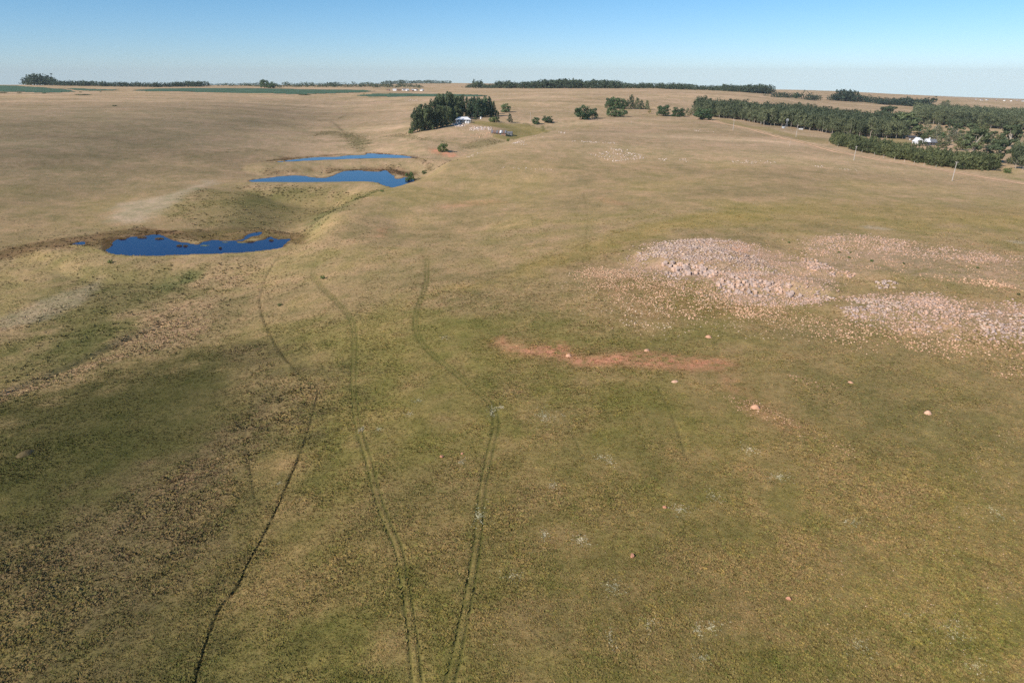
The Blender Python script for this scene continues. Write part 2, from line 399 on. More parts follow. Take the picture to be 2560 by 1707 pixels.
BELTS = [
  ('west',[(-1426.6,2136.7,22.0,20.0),(-1352.4,2032.2,22.0,13.9),(-1324.7,1995.4,24.1,15.2),(-1324.8,2005.1,29.8,24.7),(-1299.4,1967.8,24.0,22.8),(-1256.3,1915.5,32.4,18.3),(-1261.1,1928.7,31.9,21.6),(-1251.2,1914.8,26.7,23.6),(-1272.0,1956.2,26.1,16.4),(-1289.7,1989.6,32.0,18.0),(-1257.4,1947.4,26.0,14.5),(-1264.2,1967.5,32.0,28.5),(-1231.4,1923.9,24.5,23.1),(-1232.5,1933.2,22.7,15.4),(-1220.1,1914.9,19.4,13.8),(-1220.0,1928.1,22.1,17.0),(-1205.4,1910.1,18.6,17.1),(-1164.8,1851.6,15.2,11.1),(-1180.0,1882.8,16.8,9.5),(-1185.5,1895.0,12.6,7.7),(-1150.8,1846.1,13.3,12.0),(-1158.1,1867.8,12.3,7.1),(-1129.0,1832.7,12.3,7.4),(-1138.1,1847.4,14.7,11.9),(-1125.6,1838.0,11.7,8.3),(-1113.2,1822.9,11.5,8.9),(-1124.5,1846.5,16.0,9.2),(-1100.5,1816.8,14.4,10.6),(-1116.0,1846.2,15.2,13.3),(-1108.8,1842.5,12.2,7.9),(-1094.8,1826.3,12.7,8.4),(-1083.1,1812.7,13.7,10.9),(-1074.2,1809.9,14.2,12.4),(-1083.1,1829.1,13.4,10.1),(-1061.0,1798.1,15.3,10.4),(-1058.1,1798.2,10.3,9.0),(-1074.7,1836.9,13.6,11.6),(-1054.7,1807.2,13.4,11.4),(-1063.8,1830.6,10.9,9.0),(-1056.9,1823.5,12.9,9.4),(-1045.0,1812.6,10.2,9.0),(-1041.0,1811.0,13.8,12.5),(-1034.0,1805.7,14.1,8.2),(-1022.4,1791.8,11.8,10.5),(-1010.5,1782.2,12.4,9.5),(-1019.1,1806.1,12.0,7.4),(-1003.1,1782.7,9.7,9.1),(-1002.1,1787.3,14.0,8.4),(-999.4,1793.1,10.2,7.8),(-1000.6,1800.3,10.4,8.9),(-993.2,1792.3,11.0,10.4),(-978.2,1772.8,9.7,7.3),(-964.8,1760.3,9.1,6.4),(-956.6,1751.3,11.4,6.5),(-979.9,1798.7,12.8,8.9),(-961.1,1772.9,12.8,10.8),(-957.1,1777.5,9.3,5.4),(-963.8,1795.3,12.3,9.0),(-956.7,1792.8,12.8,12.0),(-941.5,1766.0,11.6,7.2),(-935.9,1763.2,11.8,9.8),(-949.9,1798.6,10.9,6.7),(-946.8,1798.0,9.6,7.2),(-933.1,1780.9,9.6,6.8),(-922.9,1770.8,9.0,7.1),(-932.6,1797.7,13.1,12.1),(-918.8,1777.0,11.1,7.9),(-918.2,1786.3,9.2,6.0),(-911.0,1780.1,11.2,8.1),(-893.7,1749.7,11.8,6.6),(-907.0,1784.9,11.5,8.3),(-878.6,1740.4,9.0,7.1),(-879.4,1746.4,9.3,6.5),(-894.8,1786.4,11.8,8.2),(-856.6,1717.7,11.5,8.1),(-849.5,1715.3,10.7,8.2),(-849.8,1728.2,13.4,10.9),(-864.1,1756.9,10.2,8.7),(-859.7,1760.7,13.1,7.9),(-843.8,1734.7,10.1,8.3),(-849.7,1757.6,11.7,6.8),(-835.9,1732.7,9.5,8.0),(-835.6,1744.5,11.3,10.0),(-834.9,1750.1,9.7,5.4),(-851.0,1792.8,10.4,6.6),(-832.8,1758.7,12.5,8.8),(-822.4,1750.8,11.7,7.5),(-827.1,1768.2,11.4,9.3),(-828.2,1777.7,11.6,9.7),(-820.7,1772.2,13.3,8.3),(-836.6,1813.9,14.1,12.2),(-834.7,1817.1,11.1,9.2),(-819.5,1791.8,13.8,9.5),(-830.5,1821.9,13.0,12.0),(-822.7,1819.4,12.5,11.5),(-816.4,1817.3,14.6,10.7),(-832.4,1860.5,15.0,9.2),(-808.8,1819.8,13.8,12.2),(-806.3,1824.4,15.5,11.8),(-813.6,1846.7,14.0,10.6),(-804.1,1831.6,13.2,12.0),(-798.0,1828.1,13.0,8.5),(-810.1,1864.4,12.4,9.8),(-806.9,1877.5,11.7,10.0),(-801.6,1865.4,14.5,10.6),(-779.1,1767.4,16.1,10.0),(-779.6,1788.5,11.9,7.1),(-775.9,1786.6,15.0,11.5),(-776.7,1794.8,11.8,8.6),(-772.6,1810.8,14.7,9.2),(-771.3,1820.9,14.4,13.0)]),
  ('north',[(-852.9,2048.4,7.1,4.7),(-834.4,2013.0,7.5,4.1),(-808.0,1954.0,7.5,6.6),(-845.2,2055.9,5.8,4.1),(-840.7,2055.6,4.5,3.4),(-846.6,2088.0,7.6,5.8),(-768.3,1906.1,8.0,6.3),(-782.2,1942.0,4.5,3.4),(-800.4,2004.6,6.7,3.8),(-830.0,2085.3,4.8,3.9),(-792.0,1997.9,7.7,4.6),(-805.8,2045.1,8.0,6.2),(-812.0,2073.3,9.3,6.5),(-790.8,2033.8,7.2,4.4),(-737.4,1908.3,6.5,4.6),(-737.1,1916.1,9.1,8.4),(-742.1,1941.9,7.6,6.6),(-774.5,2035.1,6.6,4.7),(-724.5,1919.0,6.2,4.3),(-725.4,1927.0,9.0,6.9),(-781.1,2097.4,7.7,6.7),(-773.7,2083.3,8.3,5.8),(-754.7,2045.4,9.7,7.1),(-714.5,1949.5,10.2,8.7),(-724.2,1980.6,8.7,6.1),(-697.1,1922.3,7.9,6.8),(-745.1,2068.1,9.9,8.0),(-716.5,1999.1,7.9,7.3),(-683.5,1913.9,10.7,7.2),(-705.3,2000.1,9.7,7.2),(-658.4,1874.7,9.6,7.7),(-662.4,1899.0,12.6,9.8),(-693.1,2000.3,9.5,5.4),(-625.7,1821.3,7.8,4.8),(-671.1,1956.4,12.9,8.6),(-646.6,1889.1,7.1,4.6),(-672.1,1984.1,8.8,6.7),(-662.3,1970.5,7.5,4.4),(-648.6,1939.4,7.4,6.9),(-636.3,1920.4,11.2,8.5),(-615.1,1865.0,11.3,10.4),(-592.1,1803.6,10.6,7.2),(-602.5,1851.3,12.6,8.8),(-586.2,1806.4,12.3,9.7),(-588.9,1825.8,9.8,9.1),(-552.3,1733.6,7.3,4.8),(-573.0,1804.8,7.6,6.3),(-602.3,1925.8,13.0,8.8),(-589.3,1887.8,12.2,9.5),(-603.1,1947.4,14.1,9.3),(-594.1,1937.5,9.1,6.2),(-604.2,1982.5,11.7,7.0),(-583.4,1916.7,7.2,5.5),(-566.5,1875.0,8.6,6.4),(-550.2,1838.6,9.7,7.3),(-569.1,1918.2,9.8,7.6),(-549.6,1864.4,8.0,5.2),(-543.8,1863.5,11.6,8.8),(-542.9,1871.9,8.0,5.2),(-578.0,1996.2,12.6,8.6),(-554.8,1940.1,12.0,10.7),(-526.9,1859.3,11.2,8.5),(-558.1,1983.4,10.1,5.9),(-538.9,1931.6,13.2,9.4),(-544.4,1966.6,10.2,9.3),(-544.8,1980.6,7.6,5.1),(-553.8,2019.3,12.6,7.8),(-538.0,1990.3,9.3,6.7),(-497.0,1853.9,11.6,6.9),(-492.9,1859.3,9.4,6.5),(-502.6,1894.5,9.7,5.8),(-506.1,1928.0,12.1,8.0),(-505.6,1941.1,12.3,8.1),(-469.4,1820.2,9.5,7.0),(-469.3,1840.4,10.2,6.5),(-494.2,1949.9,6.6,5.1),(-480.3,1916.5,9.2,5.5),(-485.6,1956.6,9.5,5.6),(-462.2,1876.6,11.0,10.0),(-459.0,1880.5,9.5,8.3),(-486.6,2011.5,13.7,8.0),(-473.4,1981.9,8.8,7.9),(-477.9,2009.1,9.4,8.1),(-463.7,1965.8,8.4,4.8),(-428.0,1836.7,8.0,5.9),(-443.4,1922.2,13.7,11.7),(-438.8,1917.0,7.5,4.2),(-422.0,1867.6,11.0,10.0),(-430.8,1920.0,6.9,6.3),(-420.1,1892.4,7.5,5.6),(-423.7,1928.9,8.6,6.4),(-427.7,1962.8,14.4,8.4),(-435.6,2023.1,9.5,5.5),(-401.9,1887.4,9.7,7.8),(-395.2,1872.6,12.3,7.7),(-389.9,1870.4,8.3,6.3),(-416.1,2017.8,12.0,10.4),(-391.2,1902.7,13.7,8.5),(-379.4,1872.0,7.1,5.2),(-375.6,1892.2,13.6,10.4),(-389.3,1974.4,13.7,10.2),(-366.3,1871.8,11.2,6.8),(-376.1,1935.5,12.1,7.1),(-378.8,1975.5,10.4,7.5),(-339.8,1800.4,11.9,10.8),(-335.7,1791.9,10.1,8.1),(-345.1,1865.8,12.4,7.1),(-339.6,1852.5,8.9,7.3),(-357.8,1979.6,7.0,6.3),(-331.1,1862.2,9.6,6.0),(-319.5,1821.0,11.4,9.7),(-324.0,1854.5,7.9,5.5),(-304.2,1780.0,10.9,8.7),(-304.5,1801.3,9.4,7.6),(-312.1,1877.4,10.0,7.7),(-308.1,1863.5,10.0,6.6),(-288.0,1776.2,8.0,6.4),(-280.4,1760.1,6.5,4.4),(-285.9,1807.6,6.9,5.0),(-286.8,1828.3,9.4,6.6),(-288.8,1866.1,11.0,8.5),(-287.8,1886.7,12.5,11.0),(-278.2,1870.3,9.5,6.3),(-264.4,1794.6,9.9,5.6),(-262.2,1818.9,10.2,7.9),(-253.8,1772.3,5.9,3.3),(-258.3,1850.1,5.8,4.0),(-263.9,1886.3,9.3,8.5),(-255.7,1862.4,7.9,7.1),(-240.1,1782.4,6.3,4.2),(-245.7,1860.7,8.6,5.1),(-238.0,1833.8,7.7,6.5),(-224.2,1747.1,7.3,6.5),(-222.3,1764.9,7.8,4.9),(-220.3,1799.3,4.3,3.8),(-496.1,1966.9,12.7,11.3),(-492.1,1965.7,13.2,11.0),(-488.2,1981.0,13.3,7.7),(-484.3,1983.1,13.8,10.4),(-485.0,2002.5,13.7,9.2)]),
  ('ridge',[(-429.4,2393.8,9.7,5.9),(-418.1,2376.7,11.2,10.5),(-418.2,2397.1,13.8,12.8),(-429.4,2500.9,14.8,9.5),(-430.2,2541.0,15.5,14.1),(-443.2,2631.0,16.2,14.0),(-430.8,2622.2,14.3,12.5),(-432.3,2652.1,15.0,9.8),(-469.6,2928.5,13.6,8.6),(-476.4,3007.4,15.2,10.9),(-476.6,3053.3,13.9,9.6),(-469.2,3039.7,18.5,17.4),(-466.9,3075.2,19.3,13.2),(-468.0,3136.9,16.4,15.0),(-460.4,3133.7,18.4,17.5),(-440.3,3024.1,14.3,10.0),(-424.5,2978.9,17.1,12.6),(-421.1,3008.3,15.3,10.9),(-419.9,3021.8,14.0,9.4),(-422.8,3105.6,14.8,13.2),(-416.9,3104.7,15.9,11.7),(-420.6,3168.0,14.4,13.7),(-404.3,3134.2,16.5,13.5),(-382.4,3024.2,15.3,11.8),(-392.4,3101.7,13.8,11.7),(-380.3,3083.8,13.3,9.8),(-359.3,2978.5,16.2,10.3),(-369.6,3129.8,16.4,13.9),(-353.0,3027.8,13.8,11.0),(-347.2,3054.4,17.3,13.4),(-348.9,3104.4,16.0,12.9),(-345.5,3125.5,14.1,9.4),(-329.0,3045.1,14.5,8.1),(-329.9,3104.6,14.4,13.5),(-303.1,2926.6,14.8,9.3),(-314.0,3093.5,12.6,9.2),(-300.9,3014.3,12.1,7.1),(-290.4,2988.8,15.5,13.6),(-283.0,2985.4,13.7,9.6),(-282.0,3024.1,12.6,8.1),(-270.6,2958.4,12.7,7.8),(-271.8,3039.8,12.8,7.9),(-254.7,2950.5,13.8,12.3),(-254.1,3015.5,13.0,9.9)]),
  ('crest',[(-111.3,1749.8,5.7,3.9),(-108.7,1800.4,6.6,5.9),(-103.5,1748.2,9.1,7.5),(-103.6,1799.4,10.2,9.6),(-97.6,1760.1,9.5,6.3),(-97.3,1771.8,10.3,7.4),(-92.7,1779.4,12.6,9.0),(-84.5,1702.3,17.1,14.4),(-80.9,1699.1,18.8,17.7),(-83.7,1756.0,20.0,16.0),(-75.9,1734.0,8.2,6.6),(-74.5,1750.9,8.2,5.8),(-70.1,1734.6,11.3,8.6),(-67.4,1727.4,10.7,7.4),(-63.6,1689.6,10.1,6.4),(-59.8,1719.5,9.8,7.4),(-56.4,1681.8,11.2,6.9),(-54.3,1722.5,9.6,5.6),(-50.3,1704.1,11.3,6.8),(-45.0,1675.0,9.1,7.0),(-43.9,1713.1,8.9,6.0),(-42.5,1715.1,9.8,7.9),(-39.0,1720.6,9.0,6.1),(-35.0,1708.5,14.5,9.3),(-33.1,1697.1,16.0,13.6),(-28.5,1690.5,16.8,11.3),(-25.9,1692.5,18.5,12.3),(-22.4,1691.9,16.9,14.0),(-18.3,1679.9,19.8,15.7),(-14.4,1680.4,16.0,12.1),(-11.5,1696.2,14.6,10.7),(-9.7,1651.4,18.8,16.7),(-7.4,1696.2,15.7,14.7),(-2.4,1708.0,14.7,10.7),(-1.4,1669.8,16.0,9.2),(3.1,1661.9,14.4,11.6),(6.6,1692.2,14.3,8.3),(9.8,1675.7,14.6,8.9),(14.5,1652.5,14.4,10.5),(16.1,1671.0,12.3,9.1),(18.8,1624.2,15.7,8.8),(23.8,1627.8,12.5,10.5),(26.1,1642.5,16.6,10.2),(27.9,1650.1,13.5,8.9),(30.2,1654.4,16.9,11.2),(35.2,1676.0,14.0,9.2),(37.0,1624.9,14.6,8.6),(39.3,1640.1,17.1,12.6),(42.6,1627.4,17.0,12.1),(47.1,1623.3,17.8,10.0),(48.4,1631.3,17.4,11.0),(54.3,1623.2,18.7,11.7),(56.0,1663.8,16.3,9.4),(59.4,1638.3,17.9,10.2),(63.0,1623.2,15.4,9.3),(63.6,1608.3,20.5,15.4),(68.0,1621.5,17.0,10.6),(70.2,1627.7,20.3,15.1),(75.0,1653.5,18.8,17.4),(77.2,1629.9,17.0,9.8),(78.1,1613.5,21.2,17.3),(83.5,1660.8,17.0,15.0),(85.4,1630.7,21.9,15.4),(88.6,1620.7,21.3,14.5),(92.7,1655.4,19.5,14.0),(96.8,1653.9,20.9,16.8),(97.0,1606.3,19.4,17.0),(99.8,1627.1,22.6,18.5),(105.2,1650.7,21.2,15.1),(106.7,1612.1,21.6,17.8),(111.2,1644.3,22.2,17.2),(113.2,1635.8,22.1,17.0),(115.9,1615.5,20.1,17.6),(116.7,1596.2,21.3,12.2),(121.2,1616.6,18.8,17.3),(125.4,1632.5,17.9,16.5),(129.3,1632.3,17.0,14.7),(128.7,1585.1,21.3,17.3),(136.0,1635.5,20.5,11.5),(132.8,1582.5,18.9,14.8),(141.0,1620.2,20.7,17.7),(138.0,1583.2,20.2,15.1),(145.4,1601.7,19.3,16.9),(147.3,1600.9,20.6,18.3),(152.5,1630.1,16.4,12.6),(152.2,1600.3,16.5,11.9),(156.9,1595.4,15.4,10.1),(160.7,1615.5,16.3,11.4),(161.1,1588.2,15.3,11.3),(161.8,1578.1,17.6,13.4),(163.0,1558.2,15.5,8.7),(170.3,1591.8,19.0,16.8),(175.9,1600.7,18.5,16.4),(173.8,1579.4,20.2,16.5),(180.9,1603.4,20.4,11.4),(176.4,1546.1,19.0,11.3),(185.3,1592.3,18.2,16.0),(188.7,1595.4,16.6,12.7),(192.6,1600.2,17.2,16.2),(192.1,1569.8,16.6,10.8),(192.7,1553.9,17.9,16.4),(201.8,1609.5,20.2,14.7),(198.5,1558.6,18.8,10.4),(208.4,1615.6,17.7,13.0),(209.2,1592.4,16.3,11.7),(211.4,1596.0,19.6,11.3),(208.7,1552.4,16.9,13.3),(216.4,1582.1,18.6,12.3),(216.2,1554.1,14.8,12.3),(216.0,1537.7,17.4,11.5),(226.5,1591.9,19.0,16.2),(227.0,1572.2,16.0,9.7),(232.7,1592.0,16.8,9.9),(230.9,1563.9,14.2,9.8),(239.5,1598.0,12.4,9.1),(245.7,1610.2,14.7,13.0),(245.5,1594.2,13.1,7.8),(239.2,1544.5,11.4,9.2),(247.9,1576.5,11.4,9.1),(251.8,1582.8,11.7,8.6),(261.2,1621.8,10.8,9.3),(255.5,1567.2,9.7,8.8),(266.6,1603.9,12.6,8.4),(271.5,1628.1,12.0,6.7),(271.0,1598.9,9.7,8.7),(270.0,1582.6,10.4,7.4),(273.0,1585.3,11.5,6.6),(276.8,1586.6,12.1,9.1),(282.5,1600.1,12.4,10.1),(291.5,1638.5,12.4,8.4),(290.3,1609.1,12.9,9.4),(291.6,1601.0,9.8,7.9),(302.0,1649.9,13.3,11.8),(305.1,1648.2,13.0,8.3),(309.0,1645.9,11.0,9.0),(305.5,1613.7,13.2,7.7),(305.4,1604.7,10.1,8.7),(317.2,1640.6,12.8,7.2),(323.5,1658.1,13.5,8.3),(315.9,1608.8,10.4,9.0),(329.2,1655.0,12.5,8.5),(331.4,1649.5,11.3,7.0),(323.3,1602.8,12.1,7.7),(326.2,1594.9,13.6,9.8),(328.2,1600.9,13.8,10.6),(329.3,1577.5,13.4,9.6),(337.1,1604.4,11.8,6.8),(334.2,1577.1,11.2,8.7),(335.2,1568.1,11.4,8.1),(346.5,1602.2,14.6,10.0),(347.2,1595.1,11.8,10.8),(347.5,1584.0,15.0,8.4),(351.0,1596.4,12.6,7.6),(352.7,1580.9,13.2,11.6),(364.9,1621.7,12.6,9.8),(353.9,1569.6,14.1,8.1),(367.0,1610.6,15.1,12.6),(373.7,1624.7,15.2,9.2),(372.1,1599.4,13.7,10.8),(390.3,1661.9,13.4,9.6),(386.9,1637.2,11.3,6.5),(389.0,1634.7,14.4,9.6),(391.4,1631.0,13.5,12.6),(389.3,1611.0,12.5,11.6),(403.8,1656.8,14.1,12.2),(397.8,1624.8,13.5,9.8),(404.7,1637.3,11.9,6.8),(400.0,1606.8,12.5,9.0),(404.0,1610.1,12.4,8.1),(416.5,1650.5,13.1,10.8),(420.7,1651.6,9.5,8.3),(430.5,1673.2,10.2,6.5),(434.4,1671.0,9.2,6.0),(429.9,1650.8,11.8,8.7),(431.6,1648.1,11.6,9.0),(455.4,1717.3,11.0,10.3),(446.4,1678.3,11.6,9.6),(451.4,1684.9,9.5,8.8),(462.3,1715.1,9.7,5.5),(462.6,1699.4,12.6,9.8),(468.4,1710.4,13.3,9.7),(456.8,1658.7,12.1,7.5),(466.4,1687.5,11.9,10.5),(463.5,1663.5,13.8,12.1),(482.8,1721.0,11.4,8.4),(501.4,1771.4,12.3,10.0),(531.2,1866.2,12.5,10.3),(541.6,1886.1,13.5,12.6),(530.4,1835.6,15.8,12.4),(546.4,1874.7,13.2,11.9),(550.6,1881.4,17.8,15.8),(555.9,1887.9,18.4,17.2),(544.8,1839.6,17.0,12.3),(559.3,1876.2,18.5,13.8),(567.9,1889.0,14.7,11.8),(559.6,1854.4,14.8,13.7),(572.6,1888.8,18.3,13.9),(572.7,1870.7,19.0,11.7),(579.9,1884.9,16.1,13.0),(588.5,1898.1,16.5,11.4),(597.0,1916.3,18.7,13.7),(587.1,1877.1,17.1,10.2),(583.5,1856.4,17.1,10.0),(596.9,1882.5,18.5,11.7),(594.8,1862.6,20.7,16.9),(610.2,1894.3,20.8,18.7),(606.7,1877.9,18.0,10.6),(605.0,1863.1,20.9,17.6),(608.0,1866.6,17.8,13.1),(634.3,1927.5,23.0,20.7),(624.1,1887.8,24.2,17.5),(629.0,1896.8,21.4,19.5),(638.9,1909.2,21.2,18.8),(652.3,1941.8,20.9,12.5),(653.3,1934.2,19.9,17.5),(657.6,1942.1,21.6,19.9),(649.0,1906.5,26.0,24.2),(671.4,1951.4,22.3,20.9),(679.5,1967.2,24.0,20.1),(665.6,1922.4,21.3,18.1),(676.6,1935.5,25.8,24.0),(697.9,1986.8,21.7,19.1),(679.6,1929.7,24.3,16.0),(692.1,1948.0,22.0,20.6),(687.2,1927.6,20.4,17.8),(694.3,1937.2,18.1,11.5)]),
  ('east',[(508.5,1413.2,7.5,5.3),(508.1,1411.2,8.3,6.6),(515.9,1421.2,7.4,5.9),(534.8,1459.6,12.0,6.7),(532.5,1448.3,10.5,6.5),(545.1,1471.9,10.4,7.6),(561.6,1509.5,12.2,7.7),(638.4,1697.9,13.7,12.9),(645.6,1711.5,10.7,8.7),(652.0,1719.3,10.9,8.1),(655.9,1718.9,12.0,11.0),(663.9,1730.7,10.9,7.5),(673.6,1749.2,12.1,9.0),(683.3,1757.9,11.0,8.3),(691.6,1707.2,24.6,14.4),(701.4,1710.7,18.7,14.6),(702.2,1702.4,13.4,11.3),(709.2,1711.6,16.1,9.0),(722.7,1730.7,14.1,11.4),(733.3,1748.5,13.9,7.7),(744.0,1761.9,11.1,8.6),(752.9,1774.4,13.2,11.9),(780.9,1775.6,11.5,6.6),(798.9,1804.5,13.6,10.4),(806.8,1813.3,17.2,12.4),(805.1,1801.3,17.3,13.8),(805.6,1797.5,17.3,15.8),(816.5,1811.6,17.1,12.6),(817.1,1803.1,23.4,21.8),(822.5,1810.1,25.7,15.3),(828.6,1808.8,29.3,24.1),(839.0,1826.6,30.6,22.1),(835.8,1807.7,31.7,24.5),(844.7,1818.5,23.4,13.7),(844.5,1805.5,33.1,27.7),(858.7,1829.5,30.1,18.5),(853.7,1808.6,28.6,16.5),(877.5,1852.4,25.0,19.2),(867.6,1824.9,20.7,17.1),(881.0,1848.1,19.6,12.5),(883.9,1842.4,18.4,11.7),(890.2,1845.5,19.8,15.6),(886.8,1827.4,17.0,11.5),(888.1,1829.4,16.7,9.2),(901.7,1840.8,19.0,11.8),(889.2,1812.0,12.6,10.9),(908.6,1845.1,18.3,12.3),(895.5,1806.5,15.7,9.2),(900.8,1809.8,13.3,10.0),(902.3,1807.3,15.1,14.2),(898.8,1784.5,12.9,10.8),(914.8,1814.1,17.2,15.0),(917.4,1808.8,17.4,15.7),(894.1,1753.5,13.6,8.7),(909.7,1773.8,14.7,13.4),(899.6,1753.6,15.3,12.4),(918.6,1780.9,14.0,11.1),(912.0,1757.5,13.2,9.0),(912.7,1754.2,13.7,10.7),(920.1,1759.2,14.1,8.8),(934.8,1784.4,17.1,14.0),(925.4,1754.4,16.3,13.3),(943.2,1778.4,15.8,10.6),(934.6,1754.0,16.9,11.2),(950.2,1781.2,19.6,17.9),(942.4,1756.7,19.3,10.9),(944.4,1749.4,14.6,8.7),(969.8,1792.3,16.0,12.5),(969.2,1780.9,21.8,20.5),(978.0,1790.5,21.9,17.5),(956.6,1745.5,20.8,18.3),(963.5,1752.5,20.7,14.4),(965.3,1748.1,17.4,15.9),(970.4,1751.8,15.5,11.6),(986.3,1774.1,17.5,10.5),(982.1,1758.1,17.5,11.1),(979.3,1742.1,17.2,9.8),(981.9,1741.9,20.7,17.5),(1003.0,1774.5,18.9,15.6),(1005.3,1768.9,17.8,13.7),(992.4,1740.3,18.2,10.1),(1008.7,1762.4,18.0,14.7),(1002.0,1745.3,24.7,23.2),(1013.7,1754.2,25.5,23.5),(895.4,1756.3,14.3,10.9),(901.7,1756.7,12.3,11.6),(926.7,1799.8,15.0,9.9),(908.7,1754.3,12.6,11.0),(926.5,1775.3,12.6,7.4),(937.5,1792.6,16.8,10.1),(942.9,1783.1,17.2,11.5),(930.9,1756.9,13.6,9.5),(959.2,1800.5,17.7,14.7),(966.2,1803.3,15.0,9.7),(973.5,1807.3,15.6,9.2),(971.9,1797.5,18.6,10.9),(963.6,1776.6,16.1,10.8),(965.3,1765.3,15.9,12.4),(964.7,1752.3,20.9,15.9),(1000.8,1807.2,17.5,15.8),(966.3,1747.4,16.3,12.0),(970.3,1740.9,18.0,10.0),(1016.6,1812.2,18.2,12.7),(1010.3,1794.6,18.1,12.7),(1016.5,1795.4,18.8,14.2),(994.3,1748.6,19.5,14.5),(999.7,1748.4,21.1,18.5),(1034.6,1797.1,18.3,16.4),(1036.4,1793.9,22.3,19.1)]),
]
FARPAIR = [
  (-584.03,1718.19,20.25,20.05),
  (-567.75,1713.2,15.87,17.43),
  (690.79,1765.62,13.79,12.68),
  (701.0,1768.88,10.13,11.73),
]
